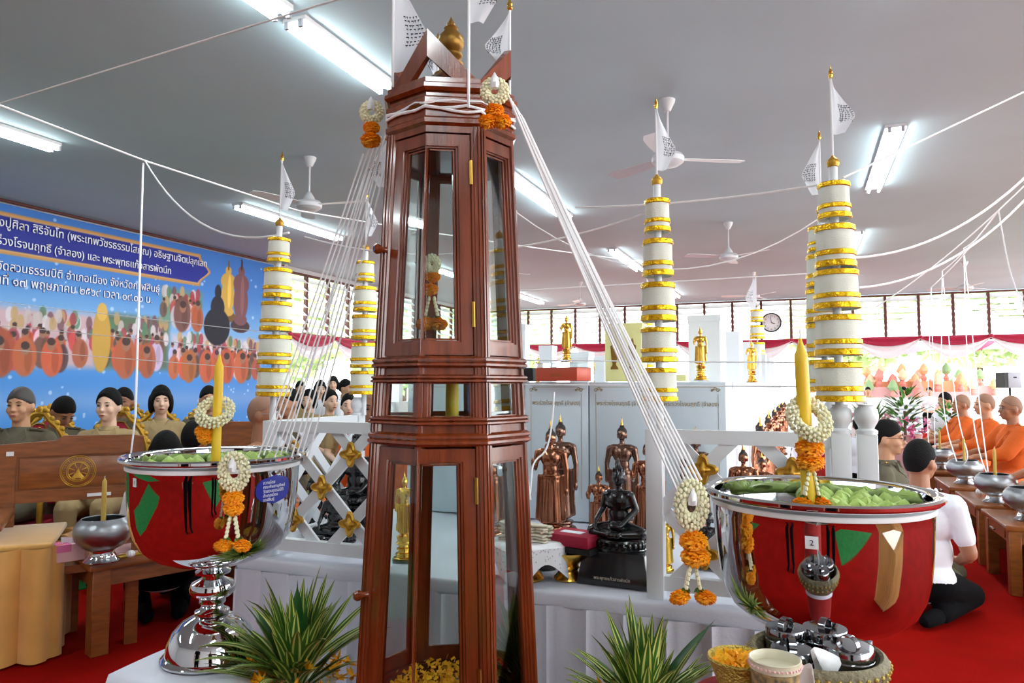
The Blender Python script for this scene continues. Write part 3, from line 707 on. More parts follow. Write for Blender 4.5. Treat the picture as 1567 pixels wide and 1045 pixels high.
# ---------------------------------------------------------------- tiered umbrellas
def tier_mesh(r, h, seed, m='linen'):
    rr = random.Random(seed); ph = rr.random() * 6
    j = lambda a, z: 1 + .018 * sin(9 * a + ph + z * 20) + .012 * sin(4 * a - ph)
    a = MB().lathe([(.0, h), (r * .93, h), (r * .96, h - .002), (r, 0), (r - .003, 0), (r * .92, h - .006), (0, h - .006)], 40, jit=j)
    bands = []
    for (z0, z1) in ((h * .85, h * .995), (h * .27, h * .40), (.0, h * .16)):
        rr_ = lambda z: r * (1 - .04 * z / h)
        b = MB().lathe([(rr_(z0) + .001, z0), (rr_(z0) + .0035, z0 + .002), (rr_(z1) + .0035, z1 - .002), (rr_(z1) + .001, z1)], 40, jit=j)
        bands.append(b)
    return a, bands
def umbrella(x, y, label, zbase, tiers, pole_r=.011, flag=(0.16, 1, 0), flag_h=.115, zflag=None, parts=True, seed=1, lean=0):
    # tiers: (z bottom, height, radius)
    t = thing('tiered_umbrella', label, 'umbrella', (x, y, zbase)); t.rotation_euler = (0, lean, 0)
    ztop = tiers[-1][0] + tiers[-1][1]
    MB().tube([(0, 0, 0), (0, 0, ztop + .045 - zbase)], pole_r, 12).build('pole', 'white_paint', t)
    for i, (z, h, r) in enumerate(tiers):
        a, bs = tier_mesh(r, h, seed * 10 + i); a.v = [(q[0], q[1], q[2] + z - zbase) for q in a.v]
        to = a.build('tier', 'linen', t)
        for b in bs:
            b.v = [(q[0], q[1], q[2] + z - zbase) for q in b.v]; b.build('gold_band', 'gold_foil', to)
    k = ztop + .045 - zbase
    MB().lathe([(0, k - .004), (.014, k), (.0165, k + .008), (.0165, k + .015), (.011, k + .022), (.006, k + .026), (.004, k + .03)], 20).build('gold_knob', 'gold_paint', t)
    zf = zflag - zbase
    MB().tube([(0, 0, k), (0, 0, zf)], .003, 8).build('flag_staff', 'plastic_white', t)
    MB().lathe([(0, zf - .006), (.005, zf - .004), (.005, zf), (.0065, zf + .003), (.0065, zf + .006), (.004, zf + .010), (.0055, zf + .013), (.003, zf + .02), (0, zf + .034)], 14).build('gold_finial', 'gold', t)
    make_flag(t, zf - .004, flag_h, flag, seed)
    return t
FRIGHT = Vector((cos(YAW), sin(YAW), 0))
def make_flag(t, ztop, h, spec, seed, scale=1.0):
    # a small square white flag hung by its upper corner: drapes as a kite with one fold; the yantra print is fine ink on the cloth
    w, sg, sk = spec; rr = random.Random(seed * 3 + 1)
    dirv = Vector((cos(YAW + sk), sin(YAW + sk), 0)) * sg; nrm = Vector((-dirv.y, dirv.x, 0))
    P = []
    for i in range(13):
        v = i / 12; row = []
        # outline: from the staff top, the free corner hangs out and down, the hem returns to the staff
        for j in range(9):
            u = j / 8
            out = w * .32 * (min(v / .62, 1) if v < .62 else (1 - (v - .62) / .38 * .55)) if True else 0
            x = u * out; z = ztop - h * v - u * out * .25 * (1 - v)
            fold = .012 * sin(u * 4 + v * 3 + seed) * u
            row.append(Vector((0, 0, z)) + dirv * x + nrm * fold)
        P.append(row)
    fo = MB().grid(P, thick=.0009).build('flag', 'flagcloth', t)
    m = MB(); ax = lambda i, j: P[i][j]
    for i in range(5, 9):
        for j in range(3, 8):
            for q in range(2):
                a = P[i][j].lerp(P[i + 1][j], .25 + .45 * q); b = P[i][j + 1].lerp(P[i + 1][j + 1], .25 + .45 * q)
                c1 = a.lerp(b, rr.uniform(.05, .3)); c2 = a.lerp(b, rr.uniform(.5, .95)); off = nrm * (-.0016)
                for o_ in (off, -off * 1.0):
                    d = Vector((0, 0, -.0013 * h / .115)); m.add([c1 + o_, c2 + o_, c2 + o_ + d, c1 + o_ + d], [(0, 1, 2, 3)])
                    e = dirv * .0012; q2 = c1.lerp(c2, rr.random()); m.add([q2 + o_, q2 + o_ + e, q2 + o_ + e - Vector((0, 0, .006)), q2 + o_ - Vector((0, 0, .006))], [(0, 1, 2, 3)])
    m.build('printed_script', 'ink', fo, smooth=False, kind='stuff')
tiersA = [(1.312, .101, .058), (1.426, .106, .0565), (1.546, .106, .053), (1.666, .108, .0475), (1.795, .09, .038)]
umbrella(-1.765, yF, 'tiered white and gold umbrella nearest the blue banner, at the left altar corner', 1.225, tiersA, flag=(.16, 1, 0), flag_h=.18, zflag=2.175, seed=1, lean=radians(1.2))
umbrella(-1.735, 2.62, 'tiered white and gold umbrella half hidden by the left edge of the cabinet', 1.225, tiersA, flag=(.16, 1, 0), flag_h=.17, zflag=2.17, seed=2)
umbrella(-.38, yF, 'tiered white and gold umbrella above the black seated statue, beside the gap in the fence', 1.19, [(1.305, .096, .05), (1.417, .1, .0495), (1.535, .112, .0475), (1.666, .108, .0425), (1.795, .098, .0355)], flag=(.19, 1, 0), flag_h=.185, zflag=2.17, seed=3)
umbrella(.092, yF, 'largest tiered white and gold umbrella, above the fence behind the right silver bowl', 1.3, [(1.308, .103, .0575), (1.429, .107, .0565), (1.552, .103, .0545), (1.662, .114, .049), (1.793, .099, .0395)], flag=(.2, 1, 0), flag_h=.155, zflag=2.185, seed=4)
umbrella(.075, 2.62, 'tiered umbrella mostly hidden behind the largest umbrella, its flag turned left', 1.3, [(1.33, .105, .0575), (1.445, .112, .0575), (1.56, .113, .055), (1.68, .11, .05), (1.80, .085, .042)], flag=(.2, -1, .2), flag_h=.19, zflag=2.19, seed=5)
umbrella(-2.1, 10.6, 'small distant tiered umbrella behind the gold statue on the boxes', .76, [(1.62, .24, .09), (1.9, .24, .085), (2.18, .22, .075)], flag=(.6, 1, 0), flag_h=.5, zflag=2.95, seed=6)
umbrella(-.66, 12.5, 'small distant tiered umbrella under the wall clock', .76, [(1.84, .22, .12), (2.12, .22, .115), (2.4, .2, .1)], flag=(.6, -1, 0), flag_h=.62, zflag=3.2, seed=7)
# ================================================================ SILVER BOWLS ON DRAPED STANDS
def stand(x, y, r, z, label, sq=True):
    t = thing('draped_stand', label, 'stand', (x, y, 0))
    n = 64; P = []
    for (q, zz) in ((0, z), (.6, z), (.93, z), (1.0, z - .006), (1.03, z - .03), (1.07, z - .2), (1.1, z - .4), (1.12, .01)):
        row = []
        for k in range(n):
            a = 2 * pi * k / n; s = 1 / max(abs(cos(a)), abs(sin(a))) ** .8; f = .022 * sin(a * 14) * max(0, (z - .02 - zz)) / .4
            row.append((r * q * s * cos(a) * (1 + f), r * q * s * sin(a) * (1 + f), zz))
        P.append(row)
    MB().grid(P[::-1], close_u=True).build('cloth_cover', 'cloth_white', t, ang=60)
    me = MB().box(-r * .8, r * .8, -r * .8, r * .8, 0, z - .012).mesh('stand_box', 'white_paint', False); mk('stand_box', me, t)
    return t
BL = on(323, 2.0, .612); BR = on(1262, 1.58, .575)
stand(BL.x, BL.y, .185, .612, 'white cloth covered stand carrying the left silver bowl')
stand(BR.x, BR.y, .10, .575, 'white cloth covered stand carrying the right silver bowl')
def bowl(p, label, R=.24, htop=.545):
    t = thing('pedestal_bowl', label, 'bowl', p)
    hb = .19
    MB().lathe([(0, .003), (.120, .003), (.126, .006), (.128, .012), (.122, .018), (.117, .02), (.112, .05), (.098, .08), (.074, .104), (.046, .116), (.035, .119), (.045, .122), (.045, .128), (.033, .133), (.027, .142), (.034, .15), (.034, .155), (.028, .16), (.045, .166), (.058, .178), (.06, .19), (.055, .203), (.036, .212), (.028, .216), (.028, .222), (.044, .228), (.046, .234), (.03, .241), (.028, .246), (.06, .254), (.066, .259), (0, .262)], 56).build('foot', 'chrome', t)
    prof = [(.0, .255), (.07, .257), (.118, .264), (.162, .281), (.196, .307), (.214, .34), (.224, .38), (.2305, .44), (.2335, .5), (.235, .53), (.238, .534), (.25, .537), (.2555, .542), (.2555, .548), (.25, .552), (.238, .551), (.230, .545), (.229, .53), (.2275, .5), (.2245, .44), (.218, .38), (.208, .344), (.19, .313), (.158, .288), (.11, .270), (0, .262)]
    prof = [(r * R / .255, z) for r, z in prof]
    MB().lathe(prof, 96).build('bowl_body', 'chrome', t)
    # white thread wound round under the rim
    MB().lathe([(.232 * R / .255, .516), (.2375 * R / .255, .518), (.2385 * R / .255, .523), (.2375 * R / .255, .528), (.232 * R / .255, .530)], 96).build('thread_winding', 'string', t)
    MB().lathe([(0, .51), (.222 * R / .255, .51), (.222 * R / .255, .512), (0, .512)], 48).build('water', 'glass', t)
    return t
bowl(BL, 'large polished silver pedestal bowl on the left stand, with a blue label')
bowl(BR, 'large polished silver pedestal bowl at the right, tagged with number 2')
tb = bpy.data.objects['pedestal_bowl']; tb2 = bpy.data.objects['pedestal_bowl.001']
def on_bowl(parent, ang, z, w, h, m, nm, r0, curve_r=.224):
    P = []
    for i in range(6):
        zz = z - h / 2 + h * i / 5; rr = .2206 + (zz - z) * .03
        P.append([(rr * cos(ang + (j / 10 - .5) * w / r0), rr * sin(ang + (j / 10 - .5) * w / r0), zz) for j in range(11)])
    return MB().grid(P).build(nm, m, parent)
angL = atan2(-BL.y, -BL.x); angR = atan2(-BR.y, -BR.x)
# oval blue donor label with lines of tiny lettering
m = MB(); P = []
a0 = angL + .72
for i in range(9):
    v = i / 8 * 2 - 1; hw = sqrt(max(0, 1 - abs(v) ** 2.4)) * .06
    P.append([((.2200 + .001 * v) * cos(a0 + hw * (j / 6 - 1) / .22), (.2200 + .001 * v) * sin(a0 + hw * (j / 6 - 1) / .22), .468 + v * .037) for j in range(13)])
m.grid(P); m.build('blue_label', 'blue_label', tb)
for i in range(5):
    me = text_mesh(['ถวายโดย', 'คณะศิษยานุศิษย์', 'วัดสวนธรรมปีติ', 'อำเภอเมือง', 'กาฬสินธุ์'][i], .011, thick=.0001)
    ca = a0 - .06; nrm = Vector((cos(ca), sin(ca), 0)); rr = .2214
    mk('lettering', me, tb, (nrm.x * rr + sin(ca) * .028, nrm.y * rr - cos(ca) * .028, .484 - i * .011), (pi / 2, 0, ca + pi / 2))
on_bowl(tb, angL - 1.02, .495, .018, .022, 'plastic_white', 'number_tag', .2265)
o = on_bowl(tb2, angR - .06, .478, .024, .024, 'plastic_white', 'number_tag', .2245)
me = text_mesh('2', .015, 'numeral', .0002, 'CENTER', 'ink'); ca = angR - .06
mk('numeral', me, tb2, (.2216 * cos(ca), .2216 * sin(ca), .473), (pi / 2, 0, ca + pi / 2))
me = text_mesh('1', .013, 'numeral', .0002, 'CENTER', 'ink'); ca = angL - 1.02
mk('numeral', me, tb, (.2216 * cos(ca), .2216 * sin(ca), .49), (pi / 2, 0, ca + pi / 2))
# candles standing in the bowls
def candle(p, h, r, label, m='wax', lean=(0, 0)):
    t = thing('candle', label, 'candle', p); t.rotation_euler = (lean[0], lean[1], 0)
    MB().lathe([(0, 0), (r, 0), (r * .99, h * .5), (r * .94, h * .9), (r * .9, h * .93), (r * .55, h * .95), (r * .22, h * .985), (0, h * .99)], 20).build('wax_body', m, t)
    MB().tube([(0, 0, h * .97), (.001, 0, h * 1.02)], .0018, 6).build('wick', 'plastic_white', t)
    return t
pL = at(328, 700, 1.93); candle((pL.x, pL.y, .89), .55, .0125, 'tall yellow candle rising from the left silver bowl', lean=(0, radians(1.0)))
pR = at(1243, 757, 1.55); candle((pR.x, pR.y, .86), .60, .015, 'tall yellow candle rising from the right silver bowl', lean=(0, radians(-1.6)))
# lotus buds floating in each bowl
def lotus_me():
    m = MB()
    for k in range(4):
        a = k * pi / 2 + .4; R = Matrix.Rotation(a, 3, 'Z')
        P = [[R @ Vector((.022 * sin(min(1, v * 1.1) * pi) ** .7 * (1 - .25 * abs(u)), u * .021 * (1 - v) ** .6 * (1 if v > 0 else .6), .042 * v)) for u in (-1, -.5, 0, .5, 1)] for v in [i / 6 for i in range(7)]]
        m.grid(P, thick=.0015)
    m.ell((0, 0, .016), .016, .016, .024, 10, 6)
    return m.mesh('bud', 'lotus')
LB = lotus_me(); rl = random.Random(5); n = 0
for (B, cnt, side, lab) in ((BL, 34, 1, 'green folded lotus bud floating in the left silver bowl'), (BR, 34, 0, 'green folded lotus bud floating in the right silver bowl')):
    pts = []; tries = 0
    while len(pts) < cnt and tries < 4000:
        tries += 1; a = rl.uniform(0, 2 * pi); r = .182 * sqrt(rl.random()); x, y = r * cos(a), r * sin(a)
        if side == 0 and (x * cos(YAW) + y * sin(YAW)) < .01: continue
        if all(hypot(x - q[0], y - q[1]) > .034 for q in pts) and hypot(B.x + x - (pR.x if side == 0 else pL.x), B.y + y - (pR.y if side == 0 else pL.y)) > .05: pts.append((x, y))
    for (x, y) in pts:
        mk('lotus_bud', LB, None, (B.x + x, B.y + y, B.z + (.502 if side else .497)), (rl.uniform(-.3, .3), rl.uniform(-.3, .3), rl.uniform(0, 6)), label=lab, cat='flower', group='lotus buds in the %s bowl' % ('left' if side else 'right')).scale = (1.0,) * 3
        n += 1
# ================================================================ STATUES
def standing_me(vox=.0052, raised=True):
    m = MB()                                              # height about 1.0 unit to the top of the head, facing -Y
    m.ell((0, -.005, .905), .043, .05, .062, 16, 12); m.cap((0, 0, .80), (0, 0, .87), .026, .022)
    for s in (-1, 1): m.ell((s * .045, .005, .895), .01, .014, .038, 8, 8)
    m.cap((-.09, 0, .775), (.09, 0, .775), .034, .034); m.ell((0, 0, .71), .098, .058, .095); m.ell((0, 0, .60), .075, .05, .10); m.ell((0, .005, .53), .092, .058, .07)
    m.lathe([(0, .1), (.105, .1), (.098, .2), (.09, .35), (.088, .5), (.07, .58), (0, .6)], 24, sy=.6)
    for s in (-1, 1):                                     # robe wings hanging beside the body
        m.hexa([(s * .06, -.012, .55), (s * .125, -.012, .56), (s * .15, -.012, .13), (s * .07, -.012, .1)][::s], [(s * .06, .012, .55), (s * .125, .012, .56), (s * .15, .012, .13), (s * .07, .012, .1)][::s])
        m.cap((s * .03, -.06, .06), (s * .035, .02, .07), .022, .026); m.cap((s * .04, 0, .07), (s * .045, 0, .14), .025, .035)
    m.cap((.125, 0, .765), (.15, .005, .6), .032, .026); m.cap((.15, .005, .6), (.155, -.005, .44), .025, .018)
    m.ell((.157, -.008, .40), .015, .022, .045)
    m.cap((-.125, 0, .765), (-.155, .005, .61), .032, .026)
    if raised:
        m.cap((-.155, .005, .61), (-.145, -.11, .635), .024, .017); m.ell((-.145, -.125, .68), .022, .011, .045)
    else: m.cap((-.155, .005, .6), (-.155, -.005, .44), .025, .018)
    return remesh(m.mesh('body', 'copper'), vox, 2)
def statue_parts(scale, mb_, mh, tipm, ped, raised=True, vox=.0075):
    key = (mb_, raised, vox)
    if key not in STC:
        me = standing_me(vox, raised); me.materials.clear(); me.materials.append(M[mb_])
        f = MB(); f.grid([[(x, -.062 + abs(x) * .25 - .006 * (i % 2), z) for x in (-.05, -.025, 0, .025, .05)] for i, z in enumerate((.56, .553, .546, .539))], thick=.004)
        for k in (-2, -1, 0, 1, 2): f.tube([(k * .022, -.0515 + abs(k) * .004, .50), (k * .026, -.0575 + abs(k) * .004, .36), (k * .03, -.0645 + abs(k) * .004, .13)], .0024, 6)
        hd = MB(); hd.ell((0, .008, .925), .049, .052, .055, 20, 12); hd.ell((0, .008, .978), .024, .024, .022, 14, 8); hd.v = [v for v in hd.v]
        # faces of the hair that would cover the face are removed
        hd.f = [q for q in hd.f if not (sum(hd.v[i][1] for i in q) / len(q) < -.012 and sum(hd.v[i][2] for i in q) / len(q) < .928)]; hd.m = [0] * len(hd.f)
        tip = MB().lathe([(0, .99), (.014, .992), (.016, 1.0), (.009, 1.02), (.005, 1.05), (0, 1.085)], 12)
        pd = MB().lathe([(0, -.02), (.15, -.02), (.155, .0), (.14, .02), (.115, .03), (.11, .045), (.125, .06), (.12, .075), (.10, .08), (0, .08)], 28)
        pd2 = MB().lathe([(0, -.30), (.16, -.30), (.165, -.27), (.13, -.255), (.12, -.235), (.14, -.225), (.13, -.205), (.095, -.19), (.085, -.16), (.115, -.15), (.11, -.13), (.08, -.11), (.075, -.08), (.12, -.07), (.13, -.05), (.1, -.02), (.115, .03), (.12, .06), (0, .08)], 28)
        fa = MB()
        for s in (-1, 1): fa.tube([(s * .008, -.056, .908), (s * .018, -.055, .913), (s * .03, -.047, .908)], .0022, 6); fa.ell((s * .018, -.052, .9), .009, .004, .003, 8, 6)
        fa.tube([(0, -.055, .908), (0, -.064, .887), (0, -.058, .882)], [.003, .006, .003], 6); fa.ell((0, -.053, .868), .014, .005, .004, 8, 6)
        STC[key] = (me, f.mesh('robe_fold', mb_), hd.mesh('hair', mh), tip.mesh('flame_finial', tipm), pd.mesh('pedestal', mb_), pd2.mesh('pedestal', mb_), fa.mesh('face_relief', mb_))
    return STC[key]
STC = {}
def statue(x, y, z, h, label, mb_='copper', mh='hair_statue', tipm='gold', rz=0, tall=False, raised=True, vox=.009, group=None, nm='standing_statue', base='black_stone'):
    me, f, hd, tip, pd, pd2, fa = statue_parts(1, mb_, mh, tipm, tall, raised, vox)
    t = thing(nm, label, 'statue', (x, y, z), rz, group); s = h / (1.105 + (.29 if tall else 0)); t.scale = (s, s, s)
    off = .31 if tall else .02
    for q in (me, f, hd, tip, pd2 if tall else pd, fa): mk(q.name.split('.')[0], q, t, (0, 0, off))
    if tall: mk('foot_plate', BASEPL, t)
    return t
BASEPL = MB().lathe([(0, 0), (.19, 0), (.19, .012), (0, .012)], 24).mesh('foot_plate', 'black_stone')
# in front of the display boards, on the altar
def P_at(px, d): v = on(px, d, .75); return v.x, v.y
def fz(px_y, d): return H + (590 - px_y) / FPX * d
# copper figures: (pixel column, distance, height)
x, y = P_at(843, 2.72); statue(x, y, .79, .435, 'bright copper standing statue with raised hand, thread looped round it, nearest the cabinet', rz=radians(8))
x, y = P_at(858, 2.98); statue(x, y, .76, .48, 'dark bronze standing statue just behind the bright copper one', 'copper_dark', rz=0, raised=False)
x, y = P_at(917, 2.62); statue(x, y, .785, .28, 'small bright copper standing statue left of the black seated figure', rz=radians(5))
x, y = P_at(953, 2.98); statue(x, y, .765, .46, 'tall dark bronze standing statue behind the black seated figure', 'copper_dark', rz=0, raised=False)
x, y = P_at(993, 2.62); statue(x, y, .78, .40, 'bright copper standing statue half hidden by the altar opening post', rz=radians(4))
x, y = P_at(1067, 2.98); statue(x, y, .765, .42, 'dark bronze standing statue whose tip shows over the fence rail', 'copper_dark', rz=0, raised=False)
x, y = P_at(1140, 2.72); statue(x, y, .77, .37, 'bright copper standing statue framed by the lattice right of the gold flower', rz=0, raised=False)
x, y = P_at(1168, 2.9); statue(x, y, .76, .33, 'copper standing statue close behind the right lattice, small', rz=0, raised=False)
x, y = P_at(750, 2.75); statue(x, y, .79, .42, 'copper standing statue seen through the cabinet glass', rz=radians(8))
for i in range(12):
    yy = 2.86 + i * .55
    if yy < 3.5 and i < 1: continue
    statue(-.205 + .02 * (i % 2), yy if not 3.36 < yy < 3.55 else 3.62, .755, .44, 'copper standing statue with gold tip in the row receding beside the white boxes', rz=radians(60), vox=.012, group='copper statues in the receding row', raised=False)
x, y = P_at(1018, 2.35); statue(x, y, .757, .2, 'small gold standing statue seen through the lattice beside the black pedestal', 'gold', 'gold', 'gold', rz=0, raised=False, nm='gold_statue')
# gold statues on top of the boxes
x, y = at(867, 520, 3.15).xy; statue(x, y, 1.452, .215, 'gold standing statue on the orange red box', 'gold', 'gold', 'gold', tall=True, nm='gold_statue')
x, y = at(1072, 545, 3.05).xy; statue(x, y, 1.372, .235, 'gold standing statue on the white box behind the middle umbrella', 'gold', 'gold', 'gold', tall=True, nm='gold_statue')
x, y = at(824, 540, 5.2).xy; statue(x, y, 1.372, .19, 'tiny far gold statue left of the gold statue on the red box', 'gold', 'gold', 'gold', tall=True, nm='gold_statue', vox=.012)
x, y = at(906, 550, 4.6).xy; statue(x, y, 1.372, .16, 'small gold statue between the pale boxes right of the red box', 'gold', 'gold', 'gold', tall=True, nm='gold_statue', vox=.012)
x, y = at(1150, 545, 5.0).xy; statue(x, y, 1.372, .3, 'gold statue between the tall white boxes at the right edge', 'gold', 'gold', 'gold', tall=True, nm='gold_statue', vox=.012)
x, y = P_at(618, 2.5); statue(x, y, .757, .3, 'gold standing statue seen through the lower cabinet door', 'gold', 'gold', 'gold', tall=True, raised=False, nm='gold_statue', vox=.012)
# ---------------------------------------------------------------- black seated statue
def seated_me():
    m = MB()                                              # unit: metres at height .2, facing -Y
    m.ell((0, 0, .165), .017, .019, .024, 14, 12); m.cap((0, .002, .128), (0, .002, .15), .010, .009)
    for s in (-1, 1):
        m.ell((s * .018, .003, .16), .004, .005, .014, 8, 8)
        m.cap((s * .033, 0, .118), (s * .047, .006, .078), .0125, .010)
        m.cap((s * .0, .006, .028), (s * .068, -.018, .022), .024, .017)
        m.cap((s * .068, -.018, .018), (-s * .012, -.05, .016), .015, .010)
    m.cap((-.03, 0, .118), (.03, 0, .118), .014, .014); m.ell((0, .002, .1), .038, .024, .034); m.ell((0, .004, .06), .030, .022, .04); m.ell((0, .004, .03), .046, .032, .022)
    m.cap((.047, .006, .078), (.018, -.038, .042), .0095, .007); m.ell((.004, -.044, .04), .018, .009, .006)
    m.cap((-.047, .006, .078), (-.056, -.03, .05), .0095, .007); m.cap((-.056, -.03, .05), (-.052, -.048, .03), .006, .004)
    return remesh(m.mesh('body', 'black_stone'), .0026, 1)
SEAT = seated_me()
hd = MB(); hd.ell((0, .003, .172), .0185, .0195, .02, 16, 10); hd.f = [q for q in hd.f if not (sum(hd.v[i][1] for i in q) / len(q) < -.004 and sum(hd.v[i][2] for i in q) / len(q) < .174)]; hd.m = [0] * len(hd.f)
for k in range(8): hd.lathe([(.003, 0), (.002, .006), (0, .014)], 6, (.015 * cos(k * pi / 4), .003 + .016 * sin(k * pi / 4), .18))
hd.lathe([(0, .185), (.012, .186), (.013, .19), (.006, .2), (.003, .21), (0, .222)], 12)
HEADD = hd.mesh('crown', 'black_stone')
fr = MB()
for s in (-1, 1): fr.ell((s * .0065, -.0175, .163), .0035, .0015, .0012, 8, 6)
fr.tube([(0, -.0185, .165), (0, -.0225, .158), (0, -.02, .156)], [.001, .0022, .001], 6); fr.ell((0, -.0185, .151), .0055, .002, .0016, 8, 6)
for i in range(7): fr.ell((0, 0, 0), .0001, .0001, .0001, 4, 3)
FACER = fr.mesh('face_relief', 'black_stone')
def black_seated(x, y, z, s, label, rz=0, box=None, nm='seated_statue'):
    t = thing(nm, label, 'statue', (x, y, z), rz); t.scale = (s, s, s)
    b = MB().lathe([(0, 0), (.078, 0), (.08, .006), (.07, .012), (.066, .016), (.074, .024), (.07, .03), (0, .031)], 36, sy=.68)
    for k in range(26):
        a = 2 * pi * k / 26; b.ell((.072 * cos(a), .049 * sin(a), .018), .007, .007, .010, 6, 6)
    b.build('lotus_base', 'black_stone', t)
    for q in (SEAT, HEADD, FACER): mk(q.name.split('.')[0], q, t, (0, .004, .028))
    return t
d0 = 2.2
v = on(947, 2.24, .75)
pb = thing('statue_pedestal', 'black block pedestal with a line of pale lettering under the black seated statue', 'pedestal', (v.x, v.y, .752), radians(-3))
m = MB(); m.hexa([(-.112, -.075, 0), (.112, -.075, 0), (.112, .075, 0), (-.112, .075, 0)], [(-.095, -.06, .098), (.095, -.06, .098), (.095, .06, .098), (-.095, .06, .098)])
me = m.mesh('block', 'black_stone', False); bevel(me, .004, 2); mk('block', me, pb)
mk('lettering', text_mesh('พระพุทธแก้วสารพัดนึก', .0125, 'lettering', .0002, 'CENTER', 'strip'), pb, (0, -.0735, .02), (radians(81), 0, 0))
black_seated(v.x, v.y, .85, 1.12, 'black seated statue with crown on a black block, at the altar opening', radians(-3))
# dark seated statues behind the left lattice
x, y = P_at(512, 2.75); black_seated(x, y, .76, 1.0, 'black seated statue low behind the left lattice', radians(30))
x, y = P_at(545, 2.95); black_seated(x, y, .83, 1.45, 'larger black seated statue behind the left lattice near the cabinet', radians(20))
x, y = P_at(475, 3.0); black_seated(x, y, .76, .9, 'small black seated statue behind the left lattice, leftmost', radians(30))
x, y = P_at(1085, 2.4); black_seated(x, y, .757, .8, 'small black seated statue hidden low behind the right lattice', 0)
mb_ = MB(); mb_.box(-.09, .09, -.07, .07, 0, .07); me = mb_.mesh('x', 'black_stone', False); bevel(me, .004, 2); x, y = P_at(545, 2.95)
mk('statue_plinth', me, None, (x, y, .757), (0, 0, radians(20)), label='black plinth under the larger seated statue behind the left lattice', cat='pedestal')
# ---------------------------------------------------------------- display boards, boxes
def board(x0, x1, label, textit=True):
    t = thing('display_box', label, 'box', ((x0 + x1) / 2, 3.06, .757)); w = (x1 - x0) / 2 - .003; hh = 1.365 - .757
    me = MB().box(-w, w, 0, .3, 0, hh).mesh('case', 'board', False); bevel(me, .004, 2); mk('case', me, t)
    e = MB()
    for s in (-1, 1):
        e.box(s * (w - .03) - .0007, s * (w - .03) + .0007, -.0012, .0, .1, hh - .05)
        for k in range(3):                                # small scroll ornament in each upper corner
            cx, cz, r = s * (w - .03 - .012 * k), hh - .035 + .006 * (k % 2), .009 - .0015 * k
            e.tube([(cx + r * cos(a / 8 * 2 * pi) * (1 - a / 14), -.001, cz + r * sin(a / 8 * 2 * pi) * (1 - a / 14)) for a in range(10)], .0014, 5)
    e.box(-w + .04, w - .04, -.0012, 0, hh - .022, hh - .0205)
    e.build('gold_border', 'text_gold', t, smooth=False)
    if textit:
        me = text_mesh('พระร่วงโรจนฤทธิ์ (จำลอง)', 1.0, m='text_gold', thick=.0006); s = .225 / max(v.co.x for v in me.vertices)
        mk('lettering', me, t, (-.112, -.0012, hh - .10), (pi / 2, 0, 0)).scale = (s, s * 1.15, 1)
    return t
bx = [-1.47, -1.17, -.868, -.572, -.285]
for i, lab in enumerate(['pale grey display box with gold lettering, behind the cabinet', 'pale grey display box with gold lettering behind the bright copper statue', 'pale grey display box with gold lettering behind the black seated statue', 'pale grey display box with gold lettering above the right lattice fence']): board(bx[i], bx[i + 1], lab)
board(-1.78, -1.475, 'pale grey display box behind the left lattice fence', False)
rb = random.Random(9)
BOXM = {}
def wbox(x, y, z, sx, sy, sz, label, m='box_white', nm='carton', group=None, rz=0, seam=True):
    key = (round(sx, 3), round(sy, 3), round(sz, 3), m)
    if key not in BOXM:
        b = MB().box(-sx / 2, sx / 2, -sy / 2, sy / 2, 0, sz).mesh('carton_body', m, False); bevel(b, .003, 1)
        l = MB().box(-sx / 2 - .003, sx / 2 + .003, -sy / 2 - .003, sy / 2 + .003, sz - .03, sz + .003).mesh('lid', m, False)
        BOXM[key] = (b, l)
    t = thing(nm, label, 'box', (x, y, z), rz, group); mk('carton_body', BOXM[key][0], t)
    if seam: mk('lid', BOXM[key][1], t)
    return t
for i in range(20):                                       # lower row of white statue boxes, right faces seen
    wbox(-.46, 3.68 + i * .42, .757, .33, .40, .605, 'white statue box in the long low row running away behind the altar', group='white boxes of the low row')
lab = ['nearest the middle gold statue', 'second from the gold statue', 'third of the row', 'fourth of the row', 'fifth of the row', 'sixth of the row', 'far end of the row']
for i in range(7): wbox(-.46, 3.95 + i * 1.25, 1.366, .16, .3, .345, 'tall narrow white box standing on the low row, ' + lab[i])
for (px0, px1, py, d, l, m) in ((788, 808, 498, 4.4, 'tall white box right beside the cabinet edge', 'box_white'), (828, 849, 530, 4.6, 'white box left of the gold statue on the red box', 'box_white'), (875, 905, 540, 4.4, 'white box right of the gold statue on the red box', 'box_white'), (910, 928, 546, 4.7, 'low white box beside the cream picture box', 'box_white')):
    w = (px1 - px0) / FPX * d; p = at((px0 + px1) / 2, py, d); wbox(p.x, p.y, 1.37, w, w, p.z - 1.37, l, m)
# support for the second layer in the middle of the display
for i in range(8):
    wbox(-1.62 + (i % 4) * .30, 3.78 + (i // 4) * .75, .757, .28, .66, .605, 'wide white carton hidden in the block behind the display boxes', group='white cartons behind the display boxes', seam=False)
t = wbox(at(958, 540, 3.6).x, at(958, 540, 3.6).y, 1.37, .185, .12, .285, 'cream box printed with two gold statues, on the display boxes', 'cream_box', 'picture_box')
for k, sx in enumerate((-.045, .045)):
    s = MB(); s.lathe([(0, 0), (.02, 0), (.018, .01), (.01, .02), (.008, .03), (.014, .04), (.016, .07), (.018, .10), (.02, .115), (.008, .125), (.007, .14), (0, .155)], 12, (sx, -.062, .06), sy=.08); s.build('printed_statue', 'gold_old', t)
x, y = at(862, 570, 3.15).xy; t = thing('presentation_box', 'orange red glossy box under the gold statue', 'box', (x, y, 1.37), radians(-14))
me = MB().box(-.105, .105, -.06, .06, 0, .058).mesh('carton_body', 'orange_box', False); bevel(me, .003, 2); mk('carton_body', me, t)
me = MB().box(-.11, .11, -.065, .065, .058, .078).mesh('clear_cover', 'glass', False); mk('clear_cover', me, t)
